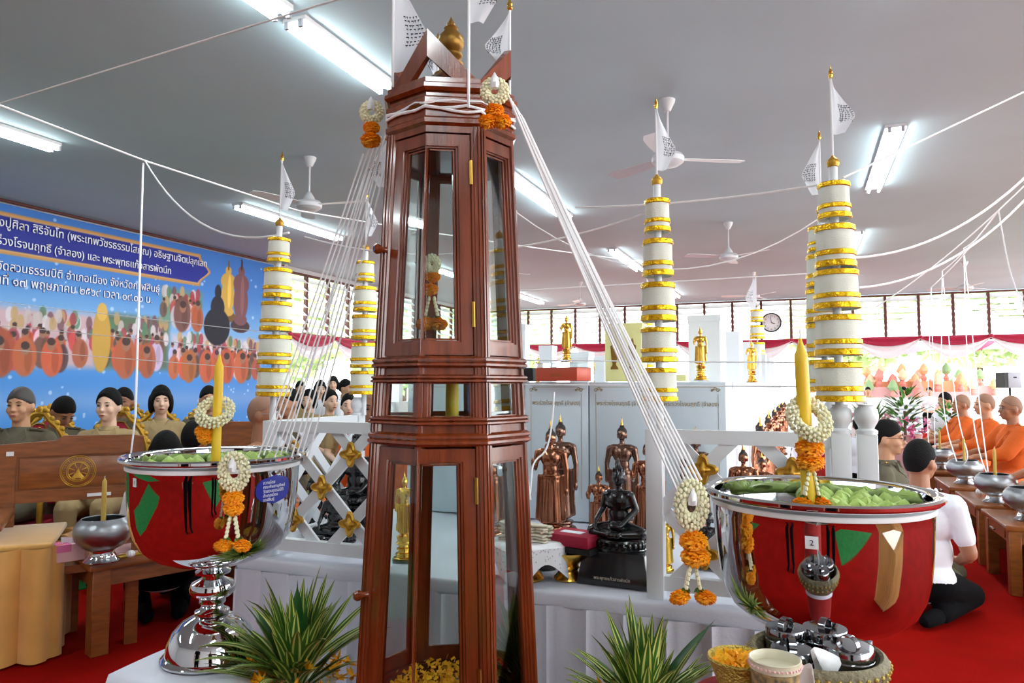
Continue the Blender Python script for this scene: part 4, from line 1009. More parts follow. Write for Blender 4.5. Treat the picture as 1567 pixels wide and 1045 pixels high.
mk('lettering', text_mesh('พระร่วง', .018, 'lettering', .0003, 'CENTER', 'gold_old'), t, (0, -.0605, .02), (pi / 2, 0, 0))
x, y = at(812, 572, 3.3).xy; wbox(x, y, 1.37, .06, .1, .06, 'small black box left of the orange red box', 'black', seam=False)
x, y = at(1038, 576, 3.3).xy; wbox(x, y, 1.37, .08, .06, .03, 'small yellow green box behind the middle umbrella', 'cream_box', seam=False)
# ---------------------------------------------------------------- offerings on the altar opening
def footed(x, y, z, r, h, label, nm='offering_stand'):
    t = thing(nm, label, 'stand', (x, y, z))
    MB().lathe([(0, 0), (r * .62, 0), (r * .66, h * .04), (r * .62, h * .1), (r * .5, h * .2), (r * .42, h * .3), (r * .46, h * .36), (r * .5, h * .42), (r * .44, h * .48), (r * .55, h * .6), (r * .9, h * .85), (r, h * .96), (r * 1.02, h), (r * .95, h), (r * .5, h * .62), (0, h * .6)], 32, jit=lambda a, z: 1 + .02 * sin(a * 14)).build('stand_body', 'gold', t); return t
v = on(870, 2.27, .75); footed(v.x, v.y, .752, .07, .088, 'gold footed offering stand under the dark red box')
t = thing('gift_box', 'flat dark red box lying on a gold footed stand, beside the black pedestal', 'box', (v.x + .02, v.y + .01, .842), radians(-14))
me = MB().box(-.085, .085, -.06, .06, 0, .016).mesh('tray', 'black', False); mk('tray', me, t)
me = MB().box(-.075, .075, -.055, .055, .017, .052).mesh('box_body', 'red_box', False); bevel(me, .003, 2); mk('box_body', me, t)
MB().box(-.045, .03, -.02, .012, .0525, .0535).build('paper_note', 'shirt_white', t, smooth=False)
v = on(805, 2.27, .75); footed(v.x, v.y, .752, .085, .115, 'gold footed offering stand under the white lace cloth')
LC = Vector((v.x, v.y, .87))
t = thing('lace_cloth', 'white lace cloth draped over a tray beside the cabinet', 'cloth', LC)
P = []
for i in range(10):
    q = i / 9; row = []
    for k in range(64):
        a = 2 * pi * k / 64; r = .115 * min(1, q * 1.6) + .02 * max(0, q - .6); s = 1 + .1 * cos(4 * a) * q
        row.append((r * s * cos(a), r * s * sin(a), (.0 if q < .62 else -(q - .62) * .21 * (1 + .35 * sin(a * 4 + 1)))))
    P.append(row)
MB().grid(P, close_u=True, thick=.0012).build('cloth_sheet', 'drape_white', t)
h_ = MB(); rl = random.Random(2)
for k in range(240):
    a = rl.uniform(0, 2 * pi); q = rl.uniform(.66, .95); r = .115 * min(1, q * 1.6) + .02 * max(0, q - .6); s = 1 + .1 * cos(4 * a) * q; r = r * s + .0016
    zz = -(q - .62) * .21 * (1 + .35 * sin(a * 4 + 1)); e = .0022
    c = Vector((r * cos(a), r * sin(a), zz)); tx = Vector((-sin(a), cos(a), 0)) * e; tz = Vector((0, 0, e * rl.uniform(.6, 1.6)))
    h_.add([c - tx, c - tz, c + tx, c + tz], [(0, 1, 2, 3)])
h_.build('lace_hole', 'plastic_grey', t, smooth=False, kind='stuff')
SM = MB(); SM.box(-.022, .022, -.011, .011, 0, .0065); sm_ = SM.mesh('packet', 'strip', False); bevel(sm_, .002, 1)
rs = random.Random(11)
for lay in range(6):
    for i in range(4):
        for j in range(2 if lay < 5 else 1):
            mk('wrapped_packet', sm_, None, (LC.x - .058 + i * .038 + rs.uniform(-.004, .004), LC.y - .025 + j * .045 + rs.uniform(-.006, .006), LC.z + .003 + lay * .0095), (rs.uniform(-.1, .1), rs.uniform(-.1, .1), rs.uniform(-.5, .5)), label='small beige wrapped packet stacked on the lace cloth', cat='packet', group='packets stacked on the lace cloth')
x, y = P_at(835, 2.42); MB().lathe([(0, 0), (.06, 0), (.062, .02), (.05, .03), (.05, .045), (0, .045)], 28).build('round_base', 'black_stone', None, loc=(x - .01, y, .755), label='round black base on the cloth behind the gold stands', cat='pedestal')
# ================================================================ GARLANDS
def bud(m, c, d, r=.0042, L=.012, mi=0):
    m.lathe([(0, 0), (r * .6, L * .1), (r, L * .5), (r * .75, L * .85), (0, L)], 6, c, mi, ax=d)
def jasmine_ring(R, rt_, n, seed, sz=1):
    m = MB(); rr = random.Random(seed)
    for k in range(n):
        a = 2 * pi * k / n
        for q in range(7):
            b = 2 * pi * (q + (k % 2) * .5) / 7; ce = Vector((R * cos(a), 0, R * sin(a))); er = Vector((cos(a), 0, sin(a)))
            d = er * cos(b) + Vector((0, 1, 0)) * sin(b); bud(m, ce + d * rt_ * .45, (d + Vector((rr.uniform(-.2, .2), rr.uniform(-.2, .2), rr.uniform(-.2, .2)))), .0042 * sz, rt_ * .62)
    return m
def marigold(r, seed, m='marigold'):
    mb = MB(); rr = random.Random(seed); mb.ell((0, 0, 0), r * .72, r * .72, r * .62, 10, 8)
    for k in range(260):
        z = rr.uniform(-1, 1); a = rr.uniform(0, 2 * pi); s = sqrt(1 - z * z); d = Vector((s * cos(a), s * sin(a), z * .85))
        g = Vector((-d.y, d.x, rr.uniform(-.4, .4))).normalized() * r * .17; h = d.cross(g).normalized() * r * .08
        b = d * r * .62; t = d * r * rr.uniform(.93, 1.08) + h * rr.uniform(-1.5, 1.5)
        mb.add([b - g * .6, b + g * .6, t + g, t - g, (b + t) / 2 + h * 2.2], [(0, 1, 4), (1, 2, 4), (2, 3, 4), (3, 0, 4), (0, 3, 2, 1)])
    return mb.mesh('marigold', m, True, 20)
MG = [marigold(.022, 1), marigold(.022, 2)]
JR = {}
def garland(p, label, ring_rot=(0, 0, 0), R=.028, rt_=.014, balls=((-.058, 0, 1), (-.095, 0, 1.05)), tails=True, rz=YAW, n=26, wide=None, rot=None, cotton=True, tail_len=.06, sy=1.25):
    t = thing('flower_garland', label, 'garland', p, rz)
    if rot: t.rotation_euler = rot
    key = (R, rt_, n)
    if key not in JR: JR[key] = jasmine_ring(R, rt_, n, 3).mesh('jasmine_ring', 'jasmine')
    mk('jasmine_ring', JR[key], t, (0, 0, 0), ring_rot).scale = (1, 1, sy)
    if cotton: MB().lathe([(0, -.012), (.008, -.01), (.010, 0), (.007, .012), (.003, .02), (0, .026)], 10, jit=lambda a, z: 1 + .2 * sin(3 * a + z * 200)).build('cotton_knot', 'plastic_white', t, loc=(0, -.012, .012))
    zb = -R * sy - rt_ * .5
    for i, (z, x, s) in enumerate(balls): o = mk('marigold', MG[i % 2], t, (x, 0, z)); o.scale = (s, s, s * .85); o.rotation_euler = (0, 0, i)
    zl = min(b[0] for b in balls) - .016
    if tails:
        for s in (-1, 1):
            j = MB()
            for k in range(5):
                zz = zl - tail_len * k / 5; bud(j, (s * (.006 + .0018 * k), 0, zz), (s * .1, 0, -1), .0045, .014); bud(j, (s * (.006 + .0018 * k), -.004, zz - .004), (s * .1, -.4, -1), .004, .011)
            j.build('jasmine_tail', 'jasmine', t)
            ld = MB(); 
            for q in range(5): a = q * 1.25; ld.add([(s * .014, 0, zl - tail_len), (s * .014 + .008 * cos(a), .008 * sin(a), zl - tail_len - .004), (s * .014 + .012 * cos(a + .4), .012 * sin(a + .4), zl - tail_len - .012), (s * .014, 0, zl - tail_len - .01)], [(0, 1, 2, 3)])
            ld.build('calyx', 'leaf', t)
            o = mk('marigold', MG[(s + 1) // 2], t, (s * (.016 if wide is None else wide), .002, zl - tail_len - .022)); o.scale = (1.0, 1.0, .78); o.rotation_euler = (0, s * .3, s)
    return t
# four garlands: on the cabinet's two cornice corners, and hanging from the rim of each bowl
pg = at(757, 140, 1.5); garland(pg, 'jasmine ring with three marigolds hung on the front cornice corner of the cabinet', R=.020, rt_=.012, balls=((-.042, 0, .9), (-.066, -.014, .92), (-.066, .016, .92)), tails=False, n=22, sy=1.0)
pg = at(569, 172, 1.78); garland(pg, 'jasmine ring with two marigolds hung on the far left cornice corner', R=.020, rt_=.012, balls=((-.040, 0, .95), (-.072, -.002, 1.15)), tails=False, n=22, sy=1.0)
pg = at(358, 722, 1.735); garland(pg, 'long jasmine and marigold garland hanging on the front of the left silver bowl', R=.026, rt_=.014, balls=((-.062, 0, 1.15), (-.086, .001, 1.1)), tail_len=.05, wide=.022)
pg = at(1058, 773, 1.50); garland(pg, 'long jasmine and marigold garland at the left rim of the right silver bowl', R=.0235, rt_=.0135, balls=((-.072, .003, 1.3), (-.104, .006, 1.35)), tail_len=.045, wide=.026, sy=1.5)
# garlands on the candles
gl = garland((pL.x, pL.y - .005, H - .035 - .0), 'white jasmine garland slung over the yellow candle of the left bowl', R=.034, rt_=.014, balls=((-.052, -.026, 1.15), (-.07, -.022, 1.05)), tails=False, cotton=False, ring_rot=(radians(-50), radians(22), 0), sy=1.25)
v = at(329, 630, 1.93); gl.location = v
gl = garland((0, 0, 0), 'white jasmine garland round the yellow candle of the right bowl', R=.034, rt_=.0145, balls=((-.063, 0, 1.35), (-.092, 0, 1.3)), tails=True, cotton=False, tail_len=.052, n=30, sy=1.25, wide=.02, ring_rot=(radians(-38), 0, 0))
gl.location = at(1238, 640, 1.545)
# garland hanging inside the upper glass case
gl = garland(at(661, 405, 1.72), 'garland hanging inside the upper glass case of the cabinet', R=.012, rt_=.010, balls=((-.03, .002, .85), (-.06, -.004, .9)), tail_len=.045, n=16, cotton=False)
cd = at(692, 615, 1.72); candle((cd.x, cd.y, 1.249), .14, .016, 'yellow candle standing in the middle glass case')
# marigold petals spread on the cabinet floor
mb = MB(); rm = random.Random(8)
for k in range(700):
    a = rm.uniform(0, 2 * pi); r = .13 * sqrt(rm.random()); p = Vector((r * cos(a), r * sin(a), .63 + rm.uniform(0, .03))); d = Vector((rm.uniform(-1, 1), rm.uniform(-1, 1), rm.uniform(-.3, .8))).normalized() * .012; g = d.orthogonal().normalized() * .003
    mb.add([p - g, p + g, p + d + g, p + d - g], [(0, 1, 2, 3)])
mb.build('flower_petals', 'marigold_yellow', None, smooth=False, loc=(TC.x, TC.y, 0), label='loose yellow marigold petals covering the floor of the lower glass case', cat='petals', kind='stuff')
# ================================================================ PLANTS
def blade_(m, p, d, L, w, bend, mi=0, stripe=None, seg=9):
    d = Vector(d).normalized(); side = d.cross(Vector((0, 0, 1)));
    side = side.normalized() if side.length > .01 else Vector((1, 0, 0))
    P = []; S = []; pos = Vector(p); dirv = d.copy(); st = L / seg
    for i in range(seg + 1):
        u = i / seg; ww = w * (sin(min(1, u * 1.15 + .12) * pi) ** .8) * (1 if u < .97 else .2); nrm = side.cross(dirv).normalized()
        P.append([pos - side * ww, pos + nrm * (-ww * .35), pos + side * ww]); S.append((pos.copy(), side.copy(), nrm.copy(), ww))
        pos = pos + dirv * st; dirv = (dirv + Vector((0, 0, -bend * st * (.4 + u * 2.2)))).normalized()
    m.grid(P, mi)
    if stripe is not None:
        for e in (-.5, .5):
            Q = [[a + s * ww * (e - .17) + n_ * (-ww * .18 + .0012), a + s * ww * (e + .17) + n_ * (-ww * .18 + .0012)] for a, s, n_, ww in S]; m.grid(Q, stripe)
            Q = [[a + s * ww * (e - .17) + n_ * (-ww * .18 - .0012), a + s * ww * (e + .17) + n_ * (-ww * .18 - .0012)] for a, s, n_, ww in S]; m.grid(Q, stripe)
def arrangement(x, y, z0, label, n, hgt, big, seed, spread=.16, tilt=0.):
    t = thing('flower_arrangement', label, 'plant', (x, y, 0)); rr = random.Random(seed)
    MB().lathe([(0, z0 - .55 if z0 > .55 else 0), (.07, z0 - .55 if z0 > .55 else 0), (.08, z0 - .3), (.1, z0 - .02), (.11, z0), (.1, z0), (0, z0 - .02)], 24).build('pot', 'plastic_white', t)
    for k in range(n):
        a = rr.uniform(0, 2 * pi); e = rr.uniform(.15, 1.0) ** 1.2; b = MB()
        d = Vector((cos(a) * e, sin(a) * e, 1.0 - .45 * e)); L = hgt * rr.uniform(.6, 1.05)
        blade_(b, (cos(a) * .03 * e, sin(a) * .03 * e, z0 + rr.uniform(-.04, .04)), d, L, rr.uniform(.012, .0185), rr.uniform(1.0, 4.2), 0, 1)
        b.build('leaf', ['leaf', 'leaf_stripe'], t)
    for (a, e, L, w) in big:
        b = MB(); blade_(b, (0, 0, z0), Vector((cos(a) * e, sin(a) * e, 1)), L, w, 1.0, 0, None, 12); b.build('broad_leaf', 'leaf_dark', t)
    for k in range(int(n * .5)):
        a = rr.uniform(0, 2 * pi); r = .08 + rr.uniform(0, .08); p = Vector((r * cos(a), r * sin(a), z0 + rr.uniform(-.02, .05))); b = MB()
        for q in range(6):
            d = Vector((rr.gauss(0, 1), rr.gauss(0, 1), abs(rr.gauss(0, 1)))).normalized(); blade_(b, p, d, .04, .006, 3, 0, None, 4)
        b.build('yellow_flower', 'marigold_yellow', t)
    return t
v = on(452, 1.93, .6); arrangement(v.x, v.y, .585, 'striped leafy arrangement with yellow flowers between the left bowl and the cabinet', 105, .33, [(2.2, .12, .30, .022), (3.4, .6, .26, .018), (-.5, .3, .26, .02), (0.6, .2, .27, .022)], 3)
v = on(985, 1.75, .6); arrangement(v.x, v.y, .575, 'striped leafy arrangement in front of the altar, right of the cabinet', 80, .29, [(YAW + .15, .75, .34, .028), (YAW + pi, .16, .29, .015), (2, .3, .22, .02)], 6)
# ================================================================ BETEL TRAY, CUP AND MARIGOLD BOWL
vt = on(1250, 1.20, .87); TZ = .867; TS = 1.12
st = thing('display_stand', 'small draped stand in front of the right silver bowl, holding the betel tray', 'stand', (vt.x, vt.y, 0))
MB().lathe([(0, TZ - .002), (.066, TZ - .002), (.07, TZ - .008), (.07, TZ - .05), (.075, .5), (.085, .01), (0, .01)], 48, jit=lambda a, z: 1 + .03 * sin(a * 12) * (1 if z < .8 else 0)).build('cloth_cover', 'red_velvet', st)
MB().lathe([(0, TZ - .001), (.068, TZ - .001), (.073, TZ - .008), (.075, TZ - .03), (.073, TZ - .03), (.07, TZ - .006), (0, TZ - .004)], 40).build('white_top_cloth', 'cloth_white', st)
t = thing('betel_tray', 'round carved stoneware tray with maroon inside, holding silver canisters', 'tray', (vt.x, vt.y, TZ)); t.scale = (TS,) * 3
MB().lathe([(0, 0), (.075, 0), (.078, .003), (.083, .008), (.0885, .016), (.093, .022), (.094, .03), (.096, .034), (.096, .043), (.093, .048), (.088, .051), (.0835, .048), (.082, .04), (.078, .02), (.075, .013), (0, .013)], 72, jit=lambda a, z: 1 + (.006 * sin(a * 60) if .01 < z < .03 else 0)).build('tray_body', 'stoneware', t)
MB().lathe([(0, .0135), (.0755, .0135), (.079, .02), (.0825, .036), (.0828, .0362), (.0797, .018), (0, .0125)], 72).build('lacquer_lining', 'maroon', t)
for ring_z, nn, rr_ in ((.0385, 44, .0965), (.026, 36, .0935)):
    b = MB()
    for k in range(nn):
        a = 2 * pi * k / nn; b.ell((rr_ * cos(a), rr_ * sin(a), ring_z), .0032, .0032, .0028, 6, 5)
    b.build('carved_band', 'glitter', t)
def canister(p, r, h, label, handle='strap'):
    c0 = Vector((vt.x, vt.y, cb)); p = c0 + (p - c0) * TS; r *= TS; h *= TS
    t = thing('silver_canister', label, 'canister', p, rs.uniform(0, 3))
    MB().lathe([(0, 0), (r * .96, 0), (r, .002), (r, h * .62), (0, h * .62)], 36).build('can_body', 'canister', t)
    l = MB().lathe([(0, h * .6), (r * 1.05, h * .6), (r * 1.06, h * .63), (r * 1.05, h * .66), (r * 1.02, h * .68), (r * 1.02, h * .93), (r * .98, h * .985), (r * .5, h), (0, h * 1.01)], 36).build('lid', 'canister', t)
    n = 9; P = [[(sin(pi * i / (n - 1) - pi / 2) * r * .42, s * .0055, h + .014 * sin(pi * i / (n - 1))) for s in (-1, 1)] for i in range(n)]
    MB().grid(P, thick=.0012).build('strap_handle', 'canister', t); return t
cb = TZ + .0145 * TS; FB = Vector((-sin(YAW), cos(YAW), 0))
canister(Vector((vt.x, vt.y, cb)) + FRIGHT * .034 + FB * -.028, .0335, .05, 'silver lidded canister at the right front of the betel tray')
canister(Vector((vt.x, vt.y, cb)) + FRIGHT * .032 + FB * .043, .032, .052, 'silver lidded canister at the right back of the betel tray')
canister(Vector((vt.x, vt.y, cb)) - FRIGHT * .042 + FB * -.018, .029, .043, 'silver lidded canister at the left front of the betel tray')
canister(Vector((vt.x, vt.y, cb)) - FRIGHT * .026 + FB * .046, .0295, .052, 'silver lidded canister at the left back of the betel tray')
# folded paper tissue between the canisters
b = MB(); pc = Vector((vt.x, vt.y, cb)) - FB * .062 - FRIGHT * .018
b.grid([[pc + FRIGHT * (-.020 + .027 * u * (1 + v) + .004 * sin(v * 5)) + Vector((.008 * sin(u * 5 + v * 2), .010 * sin(u * 3 + v * 4), 0.066 * v * (1 - .25 * (u - .3) ** 2 * 3))) for u in [i / 6 for i in range(7)]] for v in [j / 7 for j in range(8)]], thick=.0008)
b.build('paper_tissue', 'plastic_white', None, label='white folded paper tissue tucked between the silver canisters', cat='tissue')
# cup and gold bowl of marigolds on a low stand nearest the lens
vc = on(1168, .93, .85); CZ = .957
st = thing('display_stand', 'small draped stand nearest the camera holding the cup and marigold bowl', 'stand', (vc.x, vc.y, 0))
MB().lathe([(0, CZ - .002), (.085, CZ - .002), (.09, CZ - .01), (.095, .4), (.1, .01), (0, .01)], 40, jit=lambda a, z: 1 + .03 * sin(a * 10) * (1 if z < .86 else 0)).build('cloth_cover', 'red_velvet', st)
pc = on(1187, .92, CZ); t = thing('ceramic_cup', 'cream ceramic cup with patterned dark body and no handle', 'cup', (pc.x, pc.y, CZ))
MB().lathe([(0, 0), (.02, 0), (.022, .003), (.027, .02), (.0295, .042), (.031, .0425), (.0315, .047), (.031, .0515), (.0317, .0535), (.030, .0545), (.0287, .053), (.0275, .045), (.022, .03), (0, .028)], 48).build('cup_body', 'ceramic', t)
MB().lathe([(.0228, .004), (.0276, .02), (.0301, .0415), (.0296, .0415), (.027, .02), (.0222, .004)], 48).build('pattern_band', 'ceramic_pattern', t)
MB().lathe([(0, .043), (.0272, .043), (.027, .0435), (0, .0435)], 32).build('water', 'ceramic', t)
b = MB()
for k in range(40): a = 2 * pi * k / 40; b.ell((.0315 * cos(a), .0315 * sin(a), .0475), .0018, .0018, .0018, 5, 4)
b.build('bead_band', 'pale_pink', t)
pc = on(1133, .97, CZ); t = thing('gold_bowl', 'small glittering gold bowl heaped with marigold petals', 'bowl', (pc.x, pc.y, CZ + .0))
t.location.z -= .0; MB().lathe([(0, 0), (.025, 0), (.03, .006), (.037, .024), (.040, .033), (.042, .035), (.0405, .038), (.037, .034), (.03, .012), (0, .01)], 40, jit=lambda a, z: 1 + .012 * sin(a * 30)).build('bowl_body', 'glitter', t)
mb = MB()
for k in range(320):
    a = rm.uniform(0, 2 * pi); r = .034 * sqrt(rm.random()); p = Vector((r * cos(a), r * sin(a), .028 + rm.uniform(0, .012) * (1 - r / .04))); d = Vector((rm.uniform(-1, 1), rm.uniform(-1, 1), rm.uniform(-.2, .8))).normalized() * .009; g = d.orthogonal().normalized() * .0022
    mb.add([p - g, p + g, p + d + g, p + d - g], [(0, 1, 2, 3)])
mb.build('flower_petals', 'marigold_yellow', None, smooth=False, loc=t.location, label='orange and yellow petals heaped in the glittering gold bowl', cat='petals', kind='stuff')
pc = on(1222, .93, CZ)
b = MB(); b.grid([[Vector((pc.x, pc.y, CZ)) + FRIGHT * (.022 * cos(a) * (1 - v * .2)) + Vector((0, .02 * sin(a), .002 + .034 * sin(v * 2.2) + .004 * sin(a * 3))) for a in [pi * i / 9 for i in range(10)]] for v in [j / 6 for j in range(7)]], thick=.001)
b.build('crumpled_napkin', 'plastic_white', None, label='white crumpled napkin beside the ceramic cup', cat='napkin')
pc = on(1262, .98, CZ)
# ================================================================ SACRED THREADS
def chaikin(P, n=2):
    P = [Vector(p) for p in P]
    for _ in range(n):
        Q = [P[0]]
        for a, b in zip(P, P[1:]): Q += [a.lerp(b, .25), a.lerp(b, .75)]
        P = Q + [P[-1]]
    return P
def thread(pts, label, r=.0022, group=None, sag=0, n=14):
    P = []
    if sag is not None and len(pts) == 2:
        a, b = Vector(pts[0]), Vector(pts[1]); P = [a.lerp(b, i / n) - Vector((0, 0, sag * 4 * (i / n) * (1 - i / n))) for i in range(n + 1)]
    else: P = chaikin(pts, 2) if len(pts) < 10 else pts
    kw = dict(label=label, cat='thread')
    if group: kw['group'] = group
    return MB().tube(P, r, 6).build('white_thread', 'string', None, **kw)
# winding round the cabinet under the cornice
for j in range(3):
    P = []
    for k in range(8):
        a, b = tv(k, 1.977 + .008 * j, .0085), tv(k + 1, 1.977 + .008 * j, .0085)
        for i in range(4): P.append(a.lerp(b, i / 4) + Vector((0, 0, .006 * sin(k * 1.7 + i + j * 2))) + TC)
    P.append(P[0]); thread(P, 'white thread wound round the cabinet under its cornice', .0034, 'threads wound round the cabinet')
# ropes from the cabinet to the right bowl rim: a fan of close strands
src = at(790, 160, 1.60)
for i in range(8):
    a = at(778 + i * 3.2, 146 + i * 5.0, 1.62 + .02 * (i % 3)); b = at(1037 + i * 5.2, 752 - i * 2.5, 1.5 + .01 * (i % 4))
    thread((a, b), 'thick white thread slanting from the cabinet top to the garland on the right bowl', .0026, 'threads from the cabinet to the right bowl', sag=.012 + .002 * (i % 3))
for i in range(10):
    a = at(556 + (i % 5) * 9 + (i // 5) * 12, 235 - (i % 5) * 9, 1.86); b = at(395 + i * 8.5, 700 - (i % 3) * 4, 1.86 - .01 * i)
    thread((a, b), 'white thread slanting from the cabinet top down to the left silver bowl', .002, 'threads from the cabinet to the left bowl', sag=.008 + .003 * (i % 4))
# threads bundled from the left bowl rim to the lattice
for j in range(3): thread((BL + Vector((cos(angL + 1.35) * .235, sin(angL + 1.35) * .235, .525 + .006 * j)), Vector((FX['a'] + .06 + .05, yF - .025, 1.135 + .004 * j))), 'white thread braid tied from the left bowl rim to the lattice fence', .004, 'braid from the left bowl to the fence', sag=.0)
# overhead network
def T(p0, p1, d0, d1, lab, sag=0, r=.004): thread((at(*p0, d0), at(*p1, d1)), lab, r, None, sag)
T((0, 158), (520, -2), 3.4, 1.9, 'white overhead thread crossing the near tube light at the upper left', r=.003)
T((-60, 138), (222, 246), 3.4, 4.0, 'white overhead thread running down to the knot where the loose cord hangs', r=.0055)
T((222, 246), (455, 322), 4.0, 4.6, 'white overhead thread from the cord knot towards the left umbrella', r=.0055)
T((455, 322), (1000, 402), 4.6, 6.5, 'white overhead thread crossing behind the cabinet', .02, r=.005)
T((222, 246), (442, 356), 4.0, 2.62, 'white sagging thread from the cord knot to the umbrella nearest the banner', .16, r=.0045)
T((219, 250), (207, 640), 4.0, 3.3, 'loose white cord hanging straight down from the overhead knot', .0, r=.0055)
T((207, 640), (196, 730), 3.3, 3.2, 'lower end of the loose white cord beside the left silver bowl', .0, r=.004)
T((466, 362), (1010, 318), 2.66, 2.1, 'white thread from the left umbrella across to the middle umbrella', .10, r=.003)
T((881, 317), (1264, 281), 2.3, 1.95, 'white overhead thread joining the middle and largest umbrellas', .015, r=.0032)
T((1290, 272), (1600, 125), 1.95, 2.4, 'white overhead thread rising from the largest umbrella to the upper right', .0, r=.0032)
T((1300, 395), (1600, 240), 3.2, 3.6, 'white overhead thread behind the largest umbrella, middle of three', .12, r=.006)
T((1315, 440), (1600, 270), 4.2, 4.6, 'white overhead thread behind the largest umbrella, lowest of three', .16, r=.007)
T((790, 325), (1260, 330), 2.9, 2.7, 'white thread passing behind the middle umbrella at tier height', .22, r=.0028)
T((790, 445), (1250, 418), 3.0, 2.7, 'white thread crossing the ceiling lights between cabinet and largest umbrella', .0, r=.003)
T((790, 322), (790, 600), 2.92, 2.75, 'white cord hanging straight down close to the right side of the cabinet', .0, r=.0032)
T((790, 600), (812, 765), 2.75, 2.45, 'white cord trailing down before the copper statue', .0, r=.003)
thread([at(848, 600, 2.62), at(846, 640, 2.6), at(838, 690, 2.58), at(815, 706, 2.55), at(813, 740, 2.5), at(810, 768, 2.45), at(803, 740, 2.5), at(797, 640, 2.6)], 'white cord looped over the raised hand of the copper statue', .003)
for i, (yy, dd) in enumerate(((551, 3.0), (588, 3.0))):
    T((790, yy), (1245, yy + 4), 3.0, 2.45, ['white thread stretched along the boxes at statue height', 'white thread stretched along the top edge of the display boxes'][i], 0, .003)
T((462, 558), (790, 553), 2.66, 3.0, 'white thread running behind the cabinet from the left umbrella', 0, .002)
for i in range(3): T((0, 462 + i * 36), (440, 512 + i * 28), 3.6, 2.68, ['upper', 'middle', 'lower'][i] + ' thin white thread crossing in front of the blue banner', .0, .0016)
for i in range(4):
    T((1528, 322), ((1475, 1442, 1425, 1340)[i], (380, 415, 440, 470)[i]), 7.2, 9 - i * .3, ['first', 'second', 'third', 'fourth'][i] + ' thread of the fan spreading under the ceiling above the monks', .05, .007)
T((1528, 322), (1640, 215), 7.2, 7.6, 'white thread from the fan knot up to the ceiling above the monks', 0, .007)
thread([at(1528, 322, 6.6), at(1545, 420, 6.3), at(1567, 470, 6.1)], 'white thread running from the fan of threads out past the last monk', .006)
for i, pts in enumerate([[(1475, 380, 9), (1478, 520, 7.8), (1488, 640, 6.8), (1500, 700, 6.0), (1512, 728, 5.75)], [(1442, 415, 8.7), (1460, 600, 7.4), (1470, 660, 6.8), (1484, 700, 6.5), (1470, 716, 6.6)], [(1475, 380, 9), (1497, 604, 6.6), (1504, 660, 6.2), (1512, 722, 5.7)], [(1442, 415, 8.7), (1440, 560, 8.2), (1446, 650, 7.2), (1464, 706, 6.6)], [(1425, 440, 8.4), (1418, 660, 8.2), (1424, 690, 8.0), (1432, 700, 7.9)], [(1425, 440, 8.4), (1428, 560, 8.2), (1430, 640, 8.0), (1431, 698, 7.9)]]):
    Q = [at(*q) for q in pts]; P = []
    P = chaikin(Q, 3); thread(P, 'white thread hanging down to the alms bowls, ' + ['ending at the nearest bowl with candle', 'looping past the bespectacled monk', 'passing the shaven monk beside the candle', 'falling behind the seated monks', 'short one by the potted plants', 'falling to the farthest alms bowl'][i], .005)
for (px, y0, y1, d, l) in ((1255, 440, 600, 4.0, 'thin white thread hanging left of the largest umbrella'), (975 + 0, 480, 560, 5, 'thin thread hanging behind the middle umbrella'), (1146, 470, 560, 7, 'thin thread hanging beside the wall clock')):
    T((px, y0), (px + 2, y1), d, d, l, 0, .002)
# flags at the four upper corners of the cabinet
def flagpole(px, d, zb, zt, label, spec, h, seed):
    v = on(px, d, zb); t = thing('white_flag', label, 'flag', (v.x, v.y, 0))
    MB().tube([(0, 0, zb), (0, 0, zt)], .0034, 8).build('flag_staff', 'plastic_white', t)
    MB().lathe([(0, zt - .004), (.006, zt), (.0075, zt + .004), (.005, zt + .01), (.007, zt + .014), (.003, zt + .024), (0, zt + .036)], 12).build('gold_finial', 'gold', t)
    make_flag(t, zt - .002, h, spec, seed); return t
flagpole(600, 1.70, 1.965, 2.37, 'white printed flag on the left front corner of the cabinet top', (.27, 1, 0), .26, 11)
flagpole(717, 1.56, 1.965, 2.33, 'white printed flag over the middle front corner of the cabinet top', (.22, 1, 0), .17, 12)
flagpole(780, 1.72, 1.93, 2.275, 'white printed flag with gold tip right of the gable, blown left', (.2, -1, .1), .14, 13)
flagpole(669, 2.0, 1.98, 2.325, 'white flag behind the cabinet finial with only its gold tip showing', (.12, -1, .6), .1, 14)
flagpole(592, 1.93, 1.88, 2.02, 'white flag hanging low behind the left side of the cabinet', (.16, -1, .2), .13, 15)
# ================================================================ PEOPLE (local facing -Y)
def rotm(rx, rz, piv):
    return Matrix.Translation(piv) @ Matrix.Rotation(rz, 4, 'Z') @ Matrix.Rotation(rx, 4, 'X') @ Matrix.Translation(-Vector(piv))
def sub(m, part, tf, mi=0): m.add([tf @ Vector(v) for v in part.v], part.f, mi)
def hand(m, w, d, up, s, curl=.5):       # palm at the wrist w pointing along d, palm normal up, s = side of the thumb
    d = Vector(d).normalized(); up = Vector(up); up = (up - d * up.dot(d)).normalized(); sd = d.cross(up).normalized() * s; w = Vector(w)
    m.hexa([w + sd * a + up * .012 for a in (-.028, .028)] + [w + d * .085 + sd * a + up * .012 for a in (.04, -.04)], [w + sd * a - up * .014 for a in (-.028, .028)] + [w + d * .085 + sd * a - up * .014 for a in (.04, -.04)])
    for i, (o, L) in enumerate(((.033, .062), (.012, .072), (-.011, .068), (-.034, .052))):
        b = w + d * .078 + sd * o; k = b + (d * cos(curl * .7) - up * sin(curl * .7)) * L * .5; e = k + (d * cos(curl * 1.7) - up * sin(curl * 1.7)) * L * .5
        m.cap(b, k, .0105, .0095, 8); m.cap(k, e, .0095, .008, 8)
    b = w + d * .02 + sd * .03; k = b + (d * .6 + sd * .8) * .04; m.cap(b, k, .014, .012, 8); m.cap(k, k + (d + sd * .15 - up * .3).normalized() * .035, .012, .009, 8)
HANDP = {}
